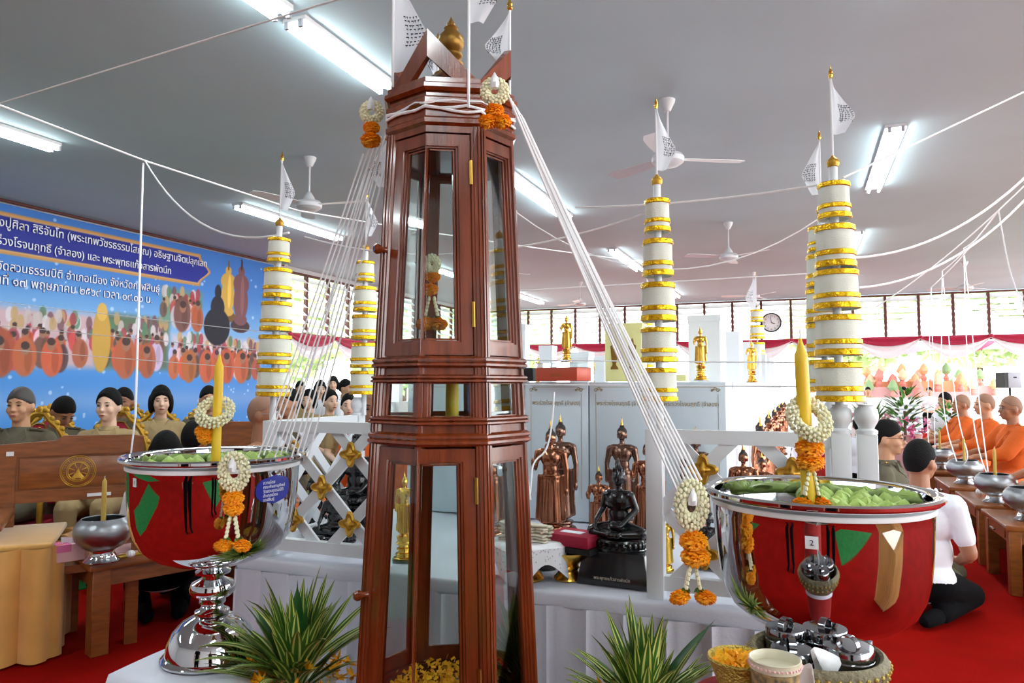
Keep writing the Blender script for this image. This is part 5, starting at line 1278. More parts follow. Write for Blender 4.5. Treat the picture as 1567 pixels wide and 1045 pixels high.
def person(label, loc, face, pose='sit', hz=.5, skin='skin', hair='short', top='khaki', bot='khaki', fem=False, head=(0, 0), lean=0, vox=.010, glasses=False, sleeves='short', arms='lap', badge=False, bare=False, group=None, size=1.0, hairm='hair', seated_on=None):
    t = thing('person', label, 'person', loc, face + pi / 2, group); t.scale = (size,) * 3
    k = .9 if fem else 1.0; hc = hz + .685
    L = rotm(lean, 0, (0, 0, hz)); HD = L @ rotm(head[1], head[0], (0, .01, hz + .56))
    sh = [(s * .175 * k, .01, hz + .455) for s in (-1, 1)]
    if arms == 'lap': el = [(s * .235 * k, -.02, hz + .19) for s in (-1, 1)]; wr = [(s * .10, -.24, hz + .11) for s in (-1, 1)]; hd_ = [(-s * .6, -.75, -.05) for s in (-1, 1)]
    elif arms == 'reach': el = [(s * .22, -.16, hz + .26) for s in (-1, 1)]; wr = [(s * .12, -.40, hz + .22) for s in (-1, 1)]; hd_ = [(-s * .2, -1, -.1) for s in (-1, 1)]
    elif arms == 'down': el = [(s * .23 * k, .03, hz + .19) for s in (-1, 1)]; wr = [(s * .24 * k, -.02, hz - .05) for s in (-1, 1)]; hd_ = [(0, -.15, -1) for s in (-1, 1)]
    elif arms == 'prop': el = [(-.235, -.02, hz + .19), (.27, .04, hz + .20)]; wr = [(-.12, -.22, hz + .10), (.26, -.10, hz - .04)]; hd_ = [(.4, -.8, 0), (0, -1, -.25)]
    if pose == 'sit': kn = [(s * .11, -.42, hz + .01) for s in (-1, 1)]; an = [(s * .11, -.40, max(.08, hz - .42)) for s in (-1, 1)]; ft = [(s * .12, -.56, max(.03, hz - .46)) for s in (-1, 1)]
    elif pose == 'cross': kn = [(s * .33, -.24, hz - .0) for s in (-1, 1)]; an = [(-s * .10, -.30 - .05 * s, hz - .03) for s in (-1, 1)]; ft = [(-s * .2, -.30 - .05 * s, hz - .05) for s in (-1, 1)]
    elif pose == 'kneel': kn = [(s * .13, -.36, .10) for s in (-1, 1)]; an = [(s * .10, .08, .06) for s in (-1, 1)]; ft = [(s * .08, .2, .05) for s in (-1, 1)]
    else: kn = [(s * .10, -.02, hz * .53) for s in (-1, 1)]; an = [(s * .11, .03, .09) for s in (-1, 1)]; ft = [(s * .12, -.12, .035) for s in (-1, 1)]
    LV = lambda p: L @ Vector(p)
    b = MB(); q = MB()
    q.ell((0, .006, hc + .015), .073, .093, .108, 20, 14); q.ell((0, -.03, hc - .055), .053, .058, .056, 14, 10); q.ell((0, -.062, hc - .088), .024, .022, .02, 10, 8)
    for s in (-1, 1): q.ell((s * .035, -.055, hc - .03), .028, .03, .03, 10, 8); q.ell((s * .075, .012, hc - .012), .012, .02, .033, 8, 8)
    q.hexa([(-.007, -.083, hc + .02), (.007, -.083, hc + .02), (.018, -.085, hc - .035), (-.018, -.085, hc - .035)], [(-.006, -.09, hc + .02), (.006, -.09, hc + .02), (.011, -.117, hc - .03), (-.011, -.117, hc - .03)])
    q.ell((0, -.107, hc - .03), .013, .012, .011, 8, 6); q.ell((0, -.088, hc - .063), .022, .012, .008, 8, 6)
    for s in (-1, 1): q.ell((s * .03, -.08, hc + .024), .022, .011, .008, 8, 6)
    sub(b, q, HD); b.cap(LV((0, .02, hz + .50)), HD @ Vector((0, .012, hc - .06)), .058 * k, .052 * k)
    def torso(m, g):
        m.cap(LV((-.13 * k, .01, hz + .455)), LV((.13 * k, .01, hz + .455)), .052 + g, .052 + g); tf = L
        for (c, r) in (((0, 0, hz + .36), (.165 * k, .11, .15)), ((0, -.005, hz + .17), (.142 * k, .105, .17)), ((0, .01, hz + .01), (.168, .128, .12))):
            e = MB().ell(c, r[0] + g, r[1] + g, r[2] + g, 20, 12); sub(m, e, L)
        m.cap(LV((0, .01, hz + .46)), LV((0, .015, hz + .50)), .075 * k + g, .06 * k + g)
    def arm(m, i, g, upto=1.0):
        m.cap(LV(sh[i]), LV(el[i]) if upto >= 1 else LV(sh[i]).lerp(LV(el[i]), upto), .052 * k + g, .042 * k + g)
    def fore(m, i, g, upto=1.0): m.cap(LV(el[i]), LV(el[i]).lerp(LV(wr[i]), upto), .041 * k + g, .028 * k + g)
    torso(b, 0)
    for i in (0, 1):
        arm(b, i, 0); fore(b, i, 0); hand(b, LV(wr[i]), hd_[i], (0, -.2, 1) if arms != 'down' else ((-1, 1)[i] * -1 * -1, 0, 0), -1 if i else 1)
        b.cap((((-1, 1)[i]) * .09, .0, hz), kn[i], .085, .06); b.cap(kn[i], an[i], .058, .038); b.cap(an[i], ft[i], .038, .03)
    mk('body', remesh(b.mesh('body', skin), vox, 1), t)
    # face details
    f = MB(); e = MB(); l = MB()
    for s in (-1, 1):
        e.ell((s * .031, -.0865, hc + .004), .0125, .006, .0048, 10, 6); f.tube([(s * .014, -.0905, hc + .026), (s * .03, -.0885, hc + .030), (s * .047, -.078, hc + .026)], [.002, .0034, .0018], 6)
    l.ell((0, -.0975, hc - .064), .021, .007, .0055, 10, 6)
    for nm, part, mm in (('eyebrow', f, 'hair'), ('eye', e, 'eye'), ('mouth', l, 'lips')):
        z = MB(); sub(z, part, HD); z.build(nm, mm, t)
    if glasses:
        g = MB()
        for s in (-1, 1):
            g.tube([(s * .032 + .021 * cos(a), -.102, hc + .003 + .017 * sin(a)) for a in [2 * pi * j / 14 for j in range(15)]], .0018, 5); g.tube([(s * .053, -.101, hc + .008), (s * .078, -.05, hc + .008), (s * .08, .01, hc + .004)], .0016, 5)
        g.tube([(-.011, -.103, hc + .006), (.011, -.103, hc + .006)], .0018, 5); z = MB(); sub(z, g, HD); z.build('glasses', 'steel' if hair == 'bald' else 'black', t)
    # hair
    h = MB()
    gx = {'short': .0075, 'bald': .003, 'bun': .011, 'long': .016}[hair]
    e0 = MB().ell((0, .008, hc + .018), .0735, .0935, .108, 44, 34)
    hv = []
    for vv in e0.v:                                       # hairline: the cap sinks smoothly into the skull below it
        x_, y_, z_ = vv; zz = z_ - hc; u = min(1, max(0, (y_ + .075) / .07)); u = u * u * (3 - 2 * u); w_ = min(1, max(0, (y_ - .01) / .06)); w_ = w_ * w_ * (3 - 2 * w_)
        line_ = {'short': .056, 'bald': .072, 'bun': .075, 'long': .058}[hair] - abs(x_) * .35; side_ = {'short': .012, 'bald': .02, 'bun': .0, 'long': -.07}[hair]; back_ = {'short': -.055, 'bald': -.05, 'bun': -.06, 'long': -.09}[hair]
        L_ = line_ * (1 - u) + side_ * u; L_ = L_ * (1 - w_) + back_ * w_
        k_ = min(1, max(0, (zz - L_ + .006) / .014)); s_ = .93 + (.07 + gx / .09) * k_; c_ = Vector((0, .008, hc + .018)); hv.append(c_ + (Vector(vv) - c_) * s_)
    h.add(hv, e0.f)
    if hair == 'bun': h.ell((0, .105, hc + .02), .045, .038, .042, 14, 10)
    if hair == 'long':
        for s in (-1, 1): h.ell((s * .075, .015, hc - .02), .026, .05, .085, 12, 10)
        h.ell((0, .07, hc - .03), .075, .045, .08, 14, 10); h.ell((0, .0, hc + .085), .07, .085, .05, 14, 10)
    z = MB(); sub(z, h, HD); z.build('hair', 'hair_shaved' if hair == 'bald' else hairm, t)
    # clothes
    if top != 'robe':
        c = MB(); torso(c, .014)
        for i in (0, 1):
            arm(c, i, .013, 1.0 if sleeves == 'long' else .72)
            if sleeves == 'long': fore(c, i, .012, .92)
        mk('shirt', remesh(c.mesh('shirt', top), vox * 1.25, 2), t)
        cl = MB()
        for s in (-1, 1):
            cl.hexa([LV((s * .005, -.092, hz + .455)), LV((s * .065, -.06, hz + .53)), LV((s * .085, -.075, hz + .475)), LV((s * .04, -.112, hz + .43))], [LV((s * .005, -.082, hz + .455)), LV((s * .062, -.04, hz + .535)), LV((s * .082, -.06, hz + .48)), LV((s * .04, -.1, hz + .43))])
        cl.tube([LV((.062 * k * cos(a), .016 + .06 * sin(a), hz + .525 - .02 * (sin(a) < 0) * abs(sin(a)))) for a in [pi * 2 * j / 20 for j in range(21)]], .012, 8)
        cl.build('collar', top, t)
        if badge:
            g = MB(); 
            g.hexa([LV((.05, -.133, hz + .36)), LV((.12, -.122, hz + .385)), LV((.12, -.12, hz + .365)), LV((.05, -.131, hz + .345))], [LV((.05, -.125, hz + .36)), LV((.12, -.11, hz + .385)), LV((.12, -.11, hz + .365)), LV((.05, -.12, hz + .345))])
            g.ell(LV((.07, -.128, hz + .375)), .018, .006, .012, 8, 6); g.build('wing_badge', 'gold', t)
            rbn = MB(); 
            for j in range(4): rbn.cbox(LV((.055 + j * .022, -.129 + j * .002, hz + .325)), .02, .008, .014)
            rbn.build('ribbon_bar', 'pale_pink', t)
            for s in (-1, 1):
                ep = MB(); ep.hexa([LV((s * .075, -.025, hz + .522)), LV((s * .165, -.03, hz + .512)), LV((s * .165, .035, hz + .512)), LV((s * .075, .035, hz + .522))], [LV((s * .075, -.025, hz + .532)), LV((s * .165, -.03, hz + .524)), LV((s * .165, .035, hz + .524)), LV((s * .075, .035, hz + .532))]); ep.build('epaulette', top, t)
                MB().ell(LV((s * .13, .0, hz + .532)), .012, .012, .005, 8, 6).build('rank_pip', 'gold', t)
        tr = MB(); tr.ell((0, .01, hz + .0), .185, .145, .12, 20, 12)
        for i in (0, 1): tr.cap((((-1, 1)[i]) * .09, 0, hz), kn[i], .1, .074); tr.cap(kn[i], Vector(kn[i]).lerp(Vector(an[i]), .92), .071, .055)
        mk('trousers', remesh(tr.mesh('trousers', bot), vox * 1.3, 2), t)
        if top != bot: pass
        bl = MB()
        if top != 'shirt_white': bl.tube([(.165 * cos(a), .008 + .135 * sin(a), hz + .115) for a in [2 * pi * j / 24 for j in range(25)]], .016, 6); bl.build('belt', 'black_cloth', t)
        for i in (0, 1):
            s_ = MB(); a_, f_ = Vector(an[i]), Vector(ft[i]); s_.cap(a_.lerp(f_, .1), f_, .045, .038, 12); s_.build('shoe' if pose in ('sit', 'stand') else 'sock', 'black_cloth', t)
    else:
        c = MB()
        for (cc, r) in (((0, 0, hz + .34), (.18, .125, .17)), ((0, -.005, hz + .15), (.17, .13, .17)), ((0, .0, hz + .0), (.20, .17, .13))): sub(c, MB().ell(cc, *r, 20, 12), L)
        c.cap(LV((.02 if bare else -.13, .01, hz + .46)), LV((.15, .01, hz + .46)), .066, .068)
        if not bare: c.cap(LV((0, .01, hz + .46)), LV((0, .02, hz + .50)), .09, .07); arm(c, 0, .03, .9)
        arm(c, 1, .03, 1); fore(c, 1, .03, .45)
        for j in range(7):                                # folds slung from the left shoulder
            a = Vector((.15 - .022 * j, -.085 + .01 * j, hz + .48 - .012 * j)); m_ = Vector((-.02 - .02 * j, -.135, hz + .30 - .035 * j)); z_ = Vector((-.15, -.09 + .01 * j, hz + .17 - .03 * j)); c.cap(LV(a), LV(m_), .017, .017, 8); c.cap(LV(m_), LV(z_), .017, .017, 8)
            a = Vector((.15 - .01 * j, .10, hz + .47 - .04 * j)); z_ = Vector((-.14, .09, hz + .30 - .05 * j)); c.cap(LV(a), LV(z_), .018, .018, 8)
        for i in (0, 1):
            c.cap((((-1, 1)[i]) * .09, 0, hz), kn[i], .125, .095); c.cap(kn[i], Vector(kn[i]).lerp(Vector(an[i]), .8), .095, .08)
        c.ell((0, -.18, hz - .0), .25, .15, .07, 20, 10)
        if pose == 'sit': c.hexa([(-.2, -.46, hz - .35), (.2, -.46, hz - .35), (.2, -.3, hz - .35), (-.2, -.3, hz - .35)], [(-.2, -.46, hz), (.2, -.46, hz), (.2, -.3, hz), (-.2, -.3, hz)])
        mk('robe', remesh(c.mesh('robe', 'robe'), vox * 1.25, 1), t)
        s = MB()                                          # folded outer cloth over the left shoulder
        for j in range(4): s.tube([LV((.10 + .022 * j, -.13 + .008 * j, hz + .22)), LV((.10 + .022 * j, -.10, hz + .42)), LV((.10 + .022 * j, .01, hz + .535 - .006 * j)), LV((.10 + .022 * j, .12, hz + .4)), LV((.10 + .022 * j, .14, hz + .15))], .016, 8)
        s.build('shoulder_cloth', 'robe', t)
    return t
def gface(deg): return radians(deg)
# ---------------------------------------------------------------- chairs
def ornate_chair():
    t = thing('ornate_chair', 'x', 'chair', (0, 0, 0)); t.scale = (.94, .94, .91)
    me = MB().box(-.24, .24, -.24, .24, .40, .47).mesh('seat', 'red_box', False); bevel(me, .02, 3); mk('seat', me, t)
    me = MB().box(-.26, .26, -.26, .26, .36, .405).mesh('seat_rail', 'gold_paint', False); bevel(me, .008, 2); mk('seat_rail', me, t)
    for sx in (-1, 1):
        for sy in (-1, 1): MB().lathe([(0, 0), (.018, 0), (.022, .05), (.016, .1), (.026, .25), (.028, .3), (.02, .36), (0, .36)], 12, (sx * .22, sy * .22, 0)).build('leg', 'gold_paint', t)
    n = 17; P = [(-.22 * cos(pi * i / (n - 1)) * (1 if i not in (0, n - 1) else 1), .25, .80 + .42 * sin(pi * i / (n - 1)) ** .8 * (1 + .10 * (abs(i - 8) < 2))) for i in range(n)]
    MB().tube([(-.22, .24, .42)] + P + [(.22, .24, .42)], .024, 8).build('back_frame', 'gold_paint', t)
    MB().tube([(q[0] * .8, .245, .8 + (q[2] - .8) * .82) for q in P], .010, 8).build('inner_frame', 'gold_old', t)
    f = MB()
    for i in range(n): f.ell((P[i][0] * 1.05, .245, .8 + (P[i][2] - .8) * 1.06), .026, .016, .026, 8, 6)
    f.ell((0, .245, 1.275), .03, .016, .05, 8, 6); f.build('carved_crest', 'gold_paint', t)
    b = MB(); pts = [(q[0] * .78, .80 + (q[2] - .8) * .80) for q in P] + [(.17, .55), (-.17, .55)]
    b.hexa([(x, .235, z) for x, z in pts], [(x, .255, z) for x, z in pts]); b.build('back_cushion', 'red_box', t)
    for s in (-1, 1): MB().tube([(s * .25, .22, .68), (s * .27, 0, .69), (s * .27, -.2, .68), (s * .26, -.22, .62), (s * .25, -.2, .42)], .02, 8).build('armrest', 'gold_paint', t)
    return t
OC = snap(ornate_chair()); oc_first = True
def put_chair(loc, face, label, size=1.0):
    global oc_first
    p = (loc[0], loc[1], 0)
    if oc_first: o = OC[0]; o.location = p; o.rotation_euler = (0, 0, face + pi / 2); o['label'] = label; oc_first = False; return o
    return copy_tree(OC, p, face + pi / 2, label)
def gp(px, d): v = on(px, d, 0); return (v.x, v.y, 0)
# ---------------------------------------------------------------- people on the left, before the banner
AX = degrees_ = lambda a: radians(a)
def seat_person(px, d, htop, face, label, chair=None, **kw):
    hz = htop - .81 * kw.get('size', 1); p = gp(px, d); face = math.degrees(atan2(-p[1], -p[0])) + face; hz2 = hz / kw.get('size', 1)
    o = person(label, (p[0], p[1], 0), radians(face), pose='sit', hz=hz2, **kw)
    if chair:
        q = Vector(p) - Vector((cos(radians(face)), sin(radians(face)), 0)) * .02; put_chair(q, radians(face), chair)
    return o
seat_person(20, 5.0, 1.335, -28, 'officer in olive uniform with greying cropped hair, leftmost behind the wooden bench, face turned aside', 'gilt armchair under the leftmost officer behind the bench', top='olive', bot='olive', skin='skin', head=(radians(2), 0), badge=True, vox=.009, hairm='hair_grey')
seat_person(78, 5.7, 1.30, 10, 'officer in olive uniform with head bowed, second from the banner edge', 'gilt armchair of the officer with bowed head', top='olive', bot='olive', skin='skin_dark', head=(radians(20), radians(38)), badge=True, vox=.010)
seat_person(158, 5.3, 1.325, -18, 'woman in khaki uniform with dark hair in a bun, smiling behind the bench', 'gilt armchair of the smiling woman in khaki', top='khaki', bot='khaki', skin='skin_pale', fem=True, hair='bun', head=(radians(-8), 0), vox=.009)
seat_person(182, 6.4, 1.33, -15, 'man in olive uniform mostly hidden behind the smiling woman in khaki', 'gilt armchair with carved arc back behind the smiling woman', top='olive', bot='olive', skin='skin_dark', vox=.012)
seat_person(240, 6.2, 1.34, 4, 'woman in khaki uniform with wavy bobbed hair facing the camera, hands folded', 'gilt armchair of the woman with bobbed hair', top='khaki', bot='khaki', skin='skin_pale', fem=True, hair='long', vox=.010)
seat_person(314, 6.7, 1.345, 8, 'man in olive uniform partly hidden by the left yellow candle', 'gilt armchair behind the left yellow candle', top='olive', bot='olive', skin='skin', vox=.011, badge=True)
put_chair(gp(371, 6.3), radians(255), 'empty gilt and red armchair with pointed crest, right of the left candle')
put_chair(gp(48, 6.8), radians(275), 'gilt armchair showing between the two officers at the banner')
p = gp(397, 4.9); person('monk in orange robe with bare shoulder, shaven head and dark glasses behind the left bowl', (p[0], p[1], 0), radians(25), 'sit', .47, skin='skin_dark', hair='bald', top='robe', bare=True, glasses=True, vox=.009)
p = gp(292, 4.9); person('man in white shirt sitting low with back to the camera, below the left candle', (p[0], p[1], 0), radians(110), 'kneel', .30, skin='skin_dark', hair='short', top='shirt_white', bot='black_cloth', vox=.010)
p = gp(246, 4.35); person('black haired person in white sitting on the floor just behind the left silver bowl', (p[0], p[1], 0), radians(140), 'kneel', .255, skin='skin', hair='long', top='shirt_white', bot='black_cloth', vox=.010, fem=True, lean=radians(0))
p = gp(437, 6.0); person('person in olive with black hair behind the fence, next to the shaven monk', (p[0], p[1], 0), radians(265), 'sit', .52, skin='skin', hair='short', top='olive', bot='olive', vox=.013)
p = gp(567, 4.4); person('monk in orange robe with closed eyes seen past the left lattice fence', (p[0], p[1], 0), radians(262), 'sit', .52, skin='skin_dark', hair='bald', top='robe', vox=.010)
# far group seen between the left umbrellas
grp = [(470, 8.6, 1.30, 'sit', 250, 'woman in khaki with dark ponytail, leftmost of the seated group beyond the fence', 'khaki', 'long'), (503, 8.0, 1.30, 'sit', 300, 'woman in khaki turned away, middle of the seated group beyond the fence', 'khaki', 'bun'), (531, 7.6, 1.26, 'sit', 270, 'woman in khaki facing the camera, right of the seated group beyond the fence', 'khaki', 'bun'),
       (488, 10.5, 1.42, 'sit', 280, 'woman in white behind the seated khaki group, left', 'shirt_white', 'long'), (508, 12, 1.50, 'sit', 265, 'woman with wavy hair in white at the back of the group', 'shirt_white', 'long'), (527, 10.2, 1.44, 'sit', 330, 'man in white shirt in profile at the back of the group', 'shirt_white', 'short'), (457, 11.5, 1.42, 'sit', 280, 'person in khaki at the back left of the group by the side louvres', 'khaki', 'short')]
for (px, d, ht, po, fc, lab, tp, hr) in grp:
    p = gp(px, d); fc = fc + 37; person(lab, (p[0], p[1], 0), radians(fc), po, ht - .81, skin='skin_pale' if 'woman' in lab else 'skin', hair=hr, top=tp, bot=tp if tp != 'shirt_white' else 'black_cloth', fem='woman' in lab, vox=.014)
    q = Vector(p)
    s = thing('stool', 'white stool under the ' + ' '.join(lab.split()[:12]), 'stool', (q.x, q.y, 0)); zt = ht - .81 - .12
    MB().lathe([(0, zt - .03), (.18, zt - .03), (.18, zt), (0, zt)], 20).build('seat', 'plastic_white', s)
    for a in range(4): MB().tube([(.13 * cos(a * pi / 2), .13 * sin(a * pi / 2), zt - .03), (.16 * cos(a * pi / 2), .16 * sin(a * pi / 2), 0)], .012, 6).build('leg', 'steel', s)
# ---------------------------------------------------------------- people on the right
p = gp(1366, 5.0); person('officer in olive uniform with glasses kneeling in profile, right of the fence posts', (p[0], p[1], 0), radians(-12), 'kneel', .30, skin='skin', hair='short', top='olive', bot='olive', glasses=True, badge=True, vox=.009, arms='lap')
p = gp(1416, 4.25); person('man in white polo shirt and black trousers kneeling, seen from behind', (p[0], p[1], 0), radians(62), 'kneel', .22, skin='skin_dark', hair='short', top='shirt_white', bot='black_cloth', vox=.009, arms='prop', head=(radians(-12), 0))
DZ = .36
dais = thing('monks_platform', 'low wooden platform with gold cushion top on which the monks sit', 'platform', (2.2, 9.3, 0), radians(0))
me = MB().box(-.6, .6, -3.9, 3.9, 0, DZ - .05).mesh('platform_base', 'wood_dark', False); mk('platform_base', me, dais)
me = MB().box(-.62, .62, -3.93, 3.93, DZ - .05, DZ).mesh('platform_top', 'wood_brown', False); mk('platform_top', me, dais)
def monk(px, d, htop, face, label, **kw):
    hz = htop - .80; p = gp(px, d); o = person(label, (p[0], p[1], 0), radians(face), 'cross', hz, top='robe', bot='robe', hair='bald', **{**dict(arms='reach', vox=.010, skin='skin_dark'), **kw})
    s = thing('floor_cushion', 'gold cushion under the ' + label[:48].rsplit(' ', 1)[0], 'cushion', (p[0], p[1], DZ))
    me = MB().box(-.36, .36, -.4, .34, 0, max(.03, hz - .1 - DZ)).mesh('cushion_body', 'yellow_satin', False); bevel(me, .02, 3); mk('cushion_body', me, s, rot=(0, 0, radians(face) + pi / 2)); return o
monk(1476, 9.2, 1.225, 188, 'shaven monk in orange robe reaching forward, leftmost of the seated row at right')
monk(1513, 8.0, 1.25, 186, 'shaven monk in orange robe beside the hanging thread, second in the row at right', skin='skin')
monk(1554, 7.05, 1.24, 192, 'monk in orange robe with wire glasses in profile, third in the row at right', glasses=True)
monk(1650, 5.5, 1.22, 205, 'monk at the right picture edge of whom only forearms and knees show')
p = gp(1450, 10.6); person('man with black hair seated behind the leftmost monk of the right row', (p[0], p[1], 0), radians(215), 'cross', .44, skin='skin', hair='short', top='shirt_white', bot='black_cloth', vox=.012)
p = gp(1318, 8.0); person('person in pale shirt walking behind the fence posts, beside the kneeling officer', (p[0], p[1], 0), radians(80), 'stand', .48, skin='skin', hair='short', top='shirt_white', bot='black_cloth', vox=.013, arms='down', size=.78)
for (px, d, lab, tp, hr, fc) in ((1385, 19, 'distant person in white standing before the flower stands', 'shirt_white', 'long', 250), (1424, 21, 'distant man in white shirt beyond the plants', 'shirt_white', 'short', 260), (1330, 22, 'distant person in khaki by the outdoor tables', 'khaki', 'short', 270)):
    p = gp(px, d); person(lab, (p[0], p[1], 0), radians(fc), 'sit', .50, skin='skin', hair=hr, top=tp, bot='black_cloth', vox=.02, arms='lap')
# photographers behind the lens, seen only as reflections in the bowls
for (x, y, lab, f) in ((-1.15, -.35, 'photographer in black standing in the open area before the altar, mirrored in the left bowl', 80), (.42, -.55, 'photographer in black mirrored as dark legs in the right bowl', 95)):
    person(lab, (x, y, 0), radians(f), 'stand', .9, skin='skin', hair='short', top='black_cloth', bot='black_cloth', vox=.014, arms='down')
# ================================================================ LEFT FURNITURE
def frame_at(px0, d0, px1, d1, z=0):
    a, b = on(px0, d0, z), on(px1, d1, z); return a, b, atan2(b.y - a.y, b.x - a.x), (b - a).length
a, b, rz, L = frame_at(-2, 3.98, 218, 4.32, .8)
bn = thing('wooden_bench', 'varnished wooden bench with carved gold wheel emblem on its back', 'bench', (a.x, a.y, 0), rz)
m = MB(); zt = 1.06; m.hexa([(0, -.02, .955), (L, -.02, .96), (L, -.02, zt - .01), (L * .93, -.02, zt), (L * .42, -.02, zt + .006), (L * .37, -.02, zt - .02), (0, -.02, zt - .035)], [(0, .02, .955), (L, .02, .955), (L, .02, zt - .01), (L * .93, .02, zt), (L * .42, .02, zt + .006), (L * .37, .02, zt - .02), (0, .02, zt - .035)]); m.build('top_rail', 'wood_brown', bn, smooth=False)
MB().box(0, L, -.02, .02, .70, .765).build('lower_rail', 'wood_brown', bn, smooth=False)
for x in (0, L - .075): MB().box(x, x + .075, -.025, .025, .0, .96).build('upright', 'wood_brown', bn, smooth=False)
MB().box(.07, L - .07, -.008, .012, .75, .97).build('back_panel', 'wood_brown', bn, smooth=False)
me = MB().box(.09, L - .09, -.016, -.006, .775, .945).mesh('raised_panel', 'wood_brown', False); bevel(me, .006, 2); mk('raised_panel', me, bn)
MB().box(.0, L, -.52, .0, .40, .44).build('seat', 'wood_brown', bn, smooth=False)
for x in (0.02, L - .08): MB().box(x, x + .06, -.5, -.44, .0, .40).build('leg', 'wood_brown', bn, smooth=False)
for x in (0.0, L - .07):
    me = MB().box(x - .01, x + .08, -.55, .0, .64, .685).mesh('armrest', 'wood_brown', False); bevel(me, .01, 2); mk('armrest', me, bn); MB().box(x + .01, x + .05, -.5, -.44, .44, .64).build('arm_post', 'wood_brown', bn, smooth=False)
ex, ez = L * .53, .862; em = MB()
for (r, w) in ((.088, .0022), (.080, .0018), (.058, .0018), (.05, .0035)): em.tube([(ex + r * cos(q), -.0175, ez + r * sin(q)) for q in [2 * pi * j / 48 for j in range(49)]], w, 6)
for j in range(8): q = pi / 8 + j * pi / 4; em.tube([(ex + .018 * cos(q), -.0175, ez + .018 * sin(q)), (ex + .048 * cos(q), -.0175, ez + .048 * sin(q))], [.002, .004], 6)
em.lathe([(0, -.01), (.03, -.01), (.028, 0), (.022, .004), (.02, .012), (.012, .018), (.008, .03), (.003, .04), (0, .05)], 16, (ex, -.017, ez - .028), sy=.15); em.build('wheel_emblem', 'gold_paint', bn)
txt = 'วัดสวนธรรมปีติเมืองกาฬสินธุ์'; gl_ = [c for c in ['วั', 'ด', 'ส', 'ว', 'น', 'ธ', 'ร', 'ร', 'ม', 'ปี', 'ติ', 'เ', 'มื', 'อ', 'ง', 'ก', 'า', 'ฬ', 'สิ', 'น', 'ธุ์']]
for j, c_ in enumerate(gl_):
    q = radians(205 - j * 230 / len(gl_)); o = mk('lettering', text_mesh(c_, .016, 'lettering', .0005, 'CENTER', 'gold_paint'), bn, (ex + .066 * cos(q), -.018, ez + .066 * sin(q))); o.rotation_euler = Matrix.Rotation(pi / 2 - q, 3, 'Y').to_4x4().to_euler() if False else (Matrix.Rotation(-(q - pi / 2), 3, 'Y') @ Matrix.Rotation(pi / 2, 3, 'X')).to_euler()
for x, z, w in ((.03, .975, .035), (.42, .728, .12)): MB().box(x, x + w, -.0262, -.0205, z - .012, z + .012 if w < .1 else z + .006).build('paper_label', 'plastic_white', bn, smooth=False)
a, b, rz, L2 = frame_at(338, 5.5, 408, 5.6, .8)
b2 = thing('wooden_bench', 'second wooden bench back behind the left silver bowl', 'bench', (a.x, a.y, 0), rz)
MB().box(0, L2, -.02, .02, .55, 1.06).build('back_panel', 'wood_brown', b2, smooth=False); MB().box(-.02, L2 + .02, -.03, .03, 1.04, 1.075).build('top_rail', 'wood_brown', b2, smooth=False)
MB().box(0, L2, -.03, .30, .40, .44).build('seat', 'wood_brown', b2, smooth=False)
for x in (0, L2 - .06):
    for y in (-.02, .24): MB().box(x, x + .06, y, y + .06, 0, .40 if y > 0 else .56).build('leg', 'wood_brown', b2, smooth=False)
def low_table(x, y, rz, lx, ly, z, label, leg=.085, drawer=False):
    t = thing('low_table', label, 'table', (x, y, 0), rz)
    me = MB().box(0, lx, 0, ly, z - .035, z).mesh('tabletop', 'wood_brown', False); bevel(me, .006, 2); mk('tabletop', me, t)
    m = MB()
    for (x0, x1, y0, y1) in ((.03, lx - .03, .03, .055), (.03, lx - .03, ly - .055, ly - .03), (.03, .055, .03, ly - .03), (lx - .055, lx - .03, .03, ly - .03)): m.box(x0, x1, y0, y1, z - .12, z - .035)
    m.build('apron', 'wood_brown', t, smooth=False)
    for px in (.02, lx - .02 - leg):
        for py in (.02, ly - .02 - leg): me = MB().box(px, px + leg, py, py + leg, 0, z - .035).mesh('leg', 'wood_brown', False); bevel(me, .004, 1); mk('leg', me, t)
    if drawer: 
        MB().box(.022, .032, .14, ly - .14, z - .105, z - .05).build('drawer_front', 'wood_brown', t, smooth=False); MB().tube([(.0, ly / 2 - .05, z - .08), (.0, ly / 2 + .05, z - .08)], .008, 8).build('drawer_handle', 'wood_dark', t)
    return t
a, b, rz, L = frame_at(138, 3.62, 330, 4.08, .46)
low_table(a.x, a.y, rz, 1.1, .62, .46, 'brown low wooden table holding the tissue box, left of the left silver bowl')
def alms(px, d, z, label, r=.135, cl='pale yellow candle standing in the '):
    v = on(px, d, z); t = thing('alms_bowl', label, 'bowl', (v.x, v.y, z)); 
    MB().lathe([(0, 0), (r * .62, 0), (r * .64, .004), (r * .5, .02), (r * .42, .045), (r * .44, .055), (0, .055)], 40).build('ring_stand', 'chrome', t)
    MB().lathe([(0, .05), (r * .4, .052), (r * .7, .075), (r * .93, .11), (r, .145), (r * .97, .175), (r * .86, .2), (r * .76, .212), (r * .74, .216), (r * .72, .212), (r * .82, .196), (r * .93, .17), (r * .95, .145), (r * .88, .11), (0, .07)], 48).build('bowl_body', 'steel', t)
    MB().lathe([(0, .185), (r * .85, .185), (r * .85, .187), (0, .187)], 32).build('water', 'black_stone', t)
    candle((v.x + .0, v.y, z + .12), .30, .012, cl + label[:40].rsplit(' ', 1)[0], 'wax_pale')
    return v
v = alms(156, 3.7, .465, 'steel alms bowl on the left low table beside the tissue box', cl='candle in the ')
tx = on(104, 3.72, .46); t = thing('tissue_box', 'pink and white tissue box on the left low table', 'box', (tx.x, tx.y, .465), rz)
me = MB().box(-.065, .065, -.05, .05, 0, .085).mesh('carton_body', 'pale_pink', False); bevel(me, .003, 1); mk('carton_body', me, t)
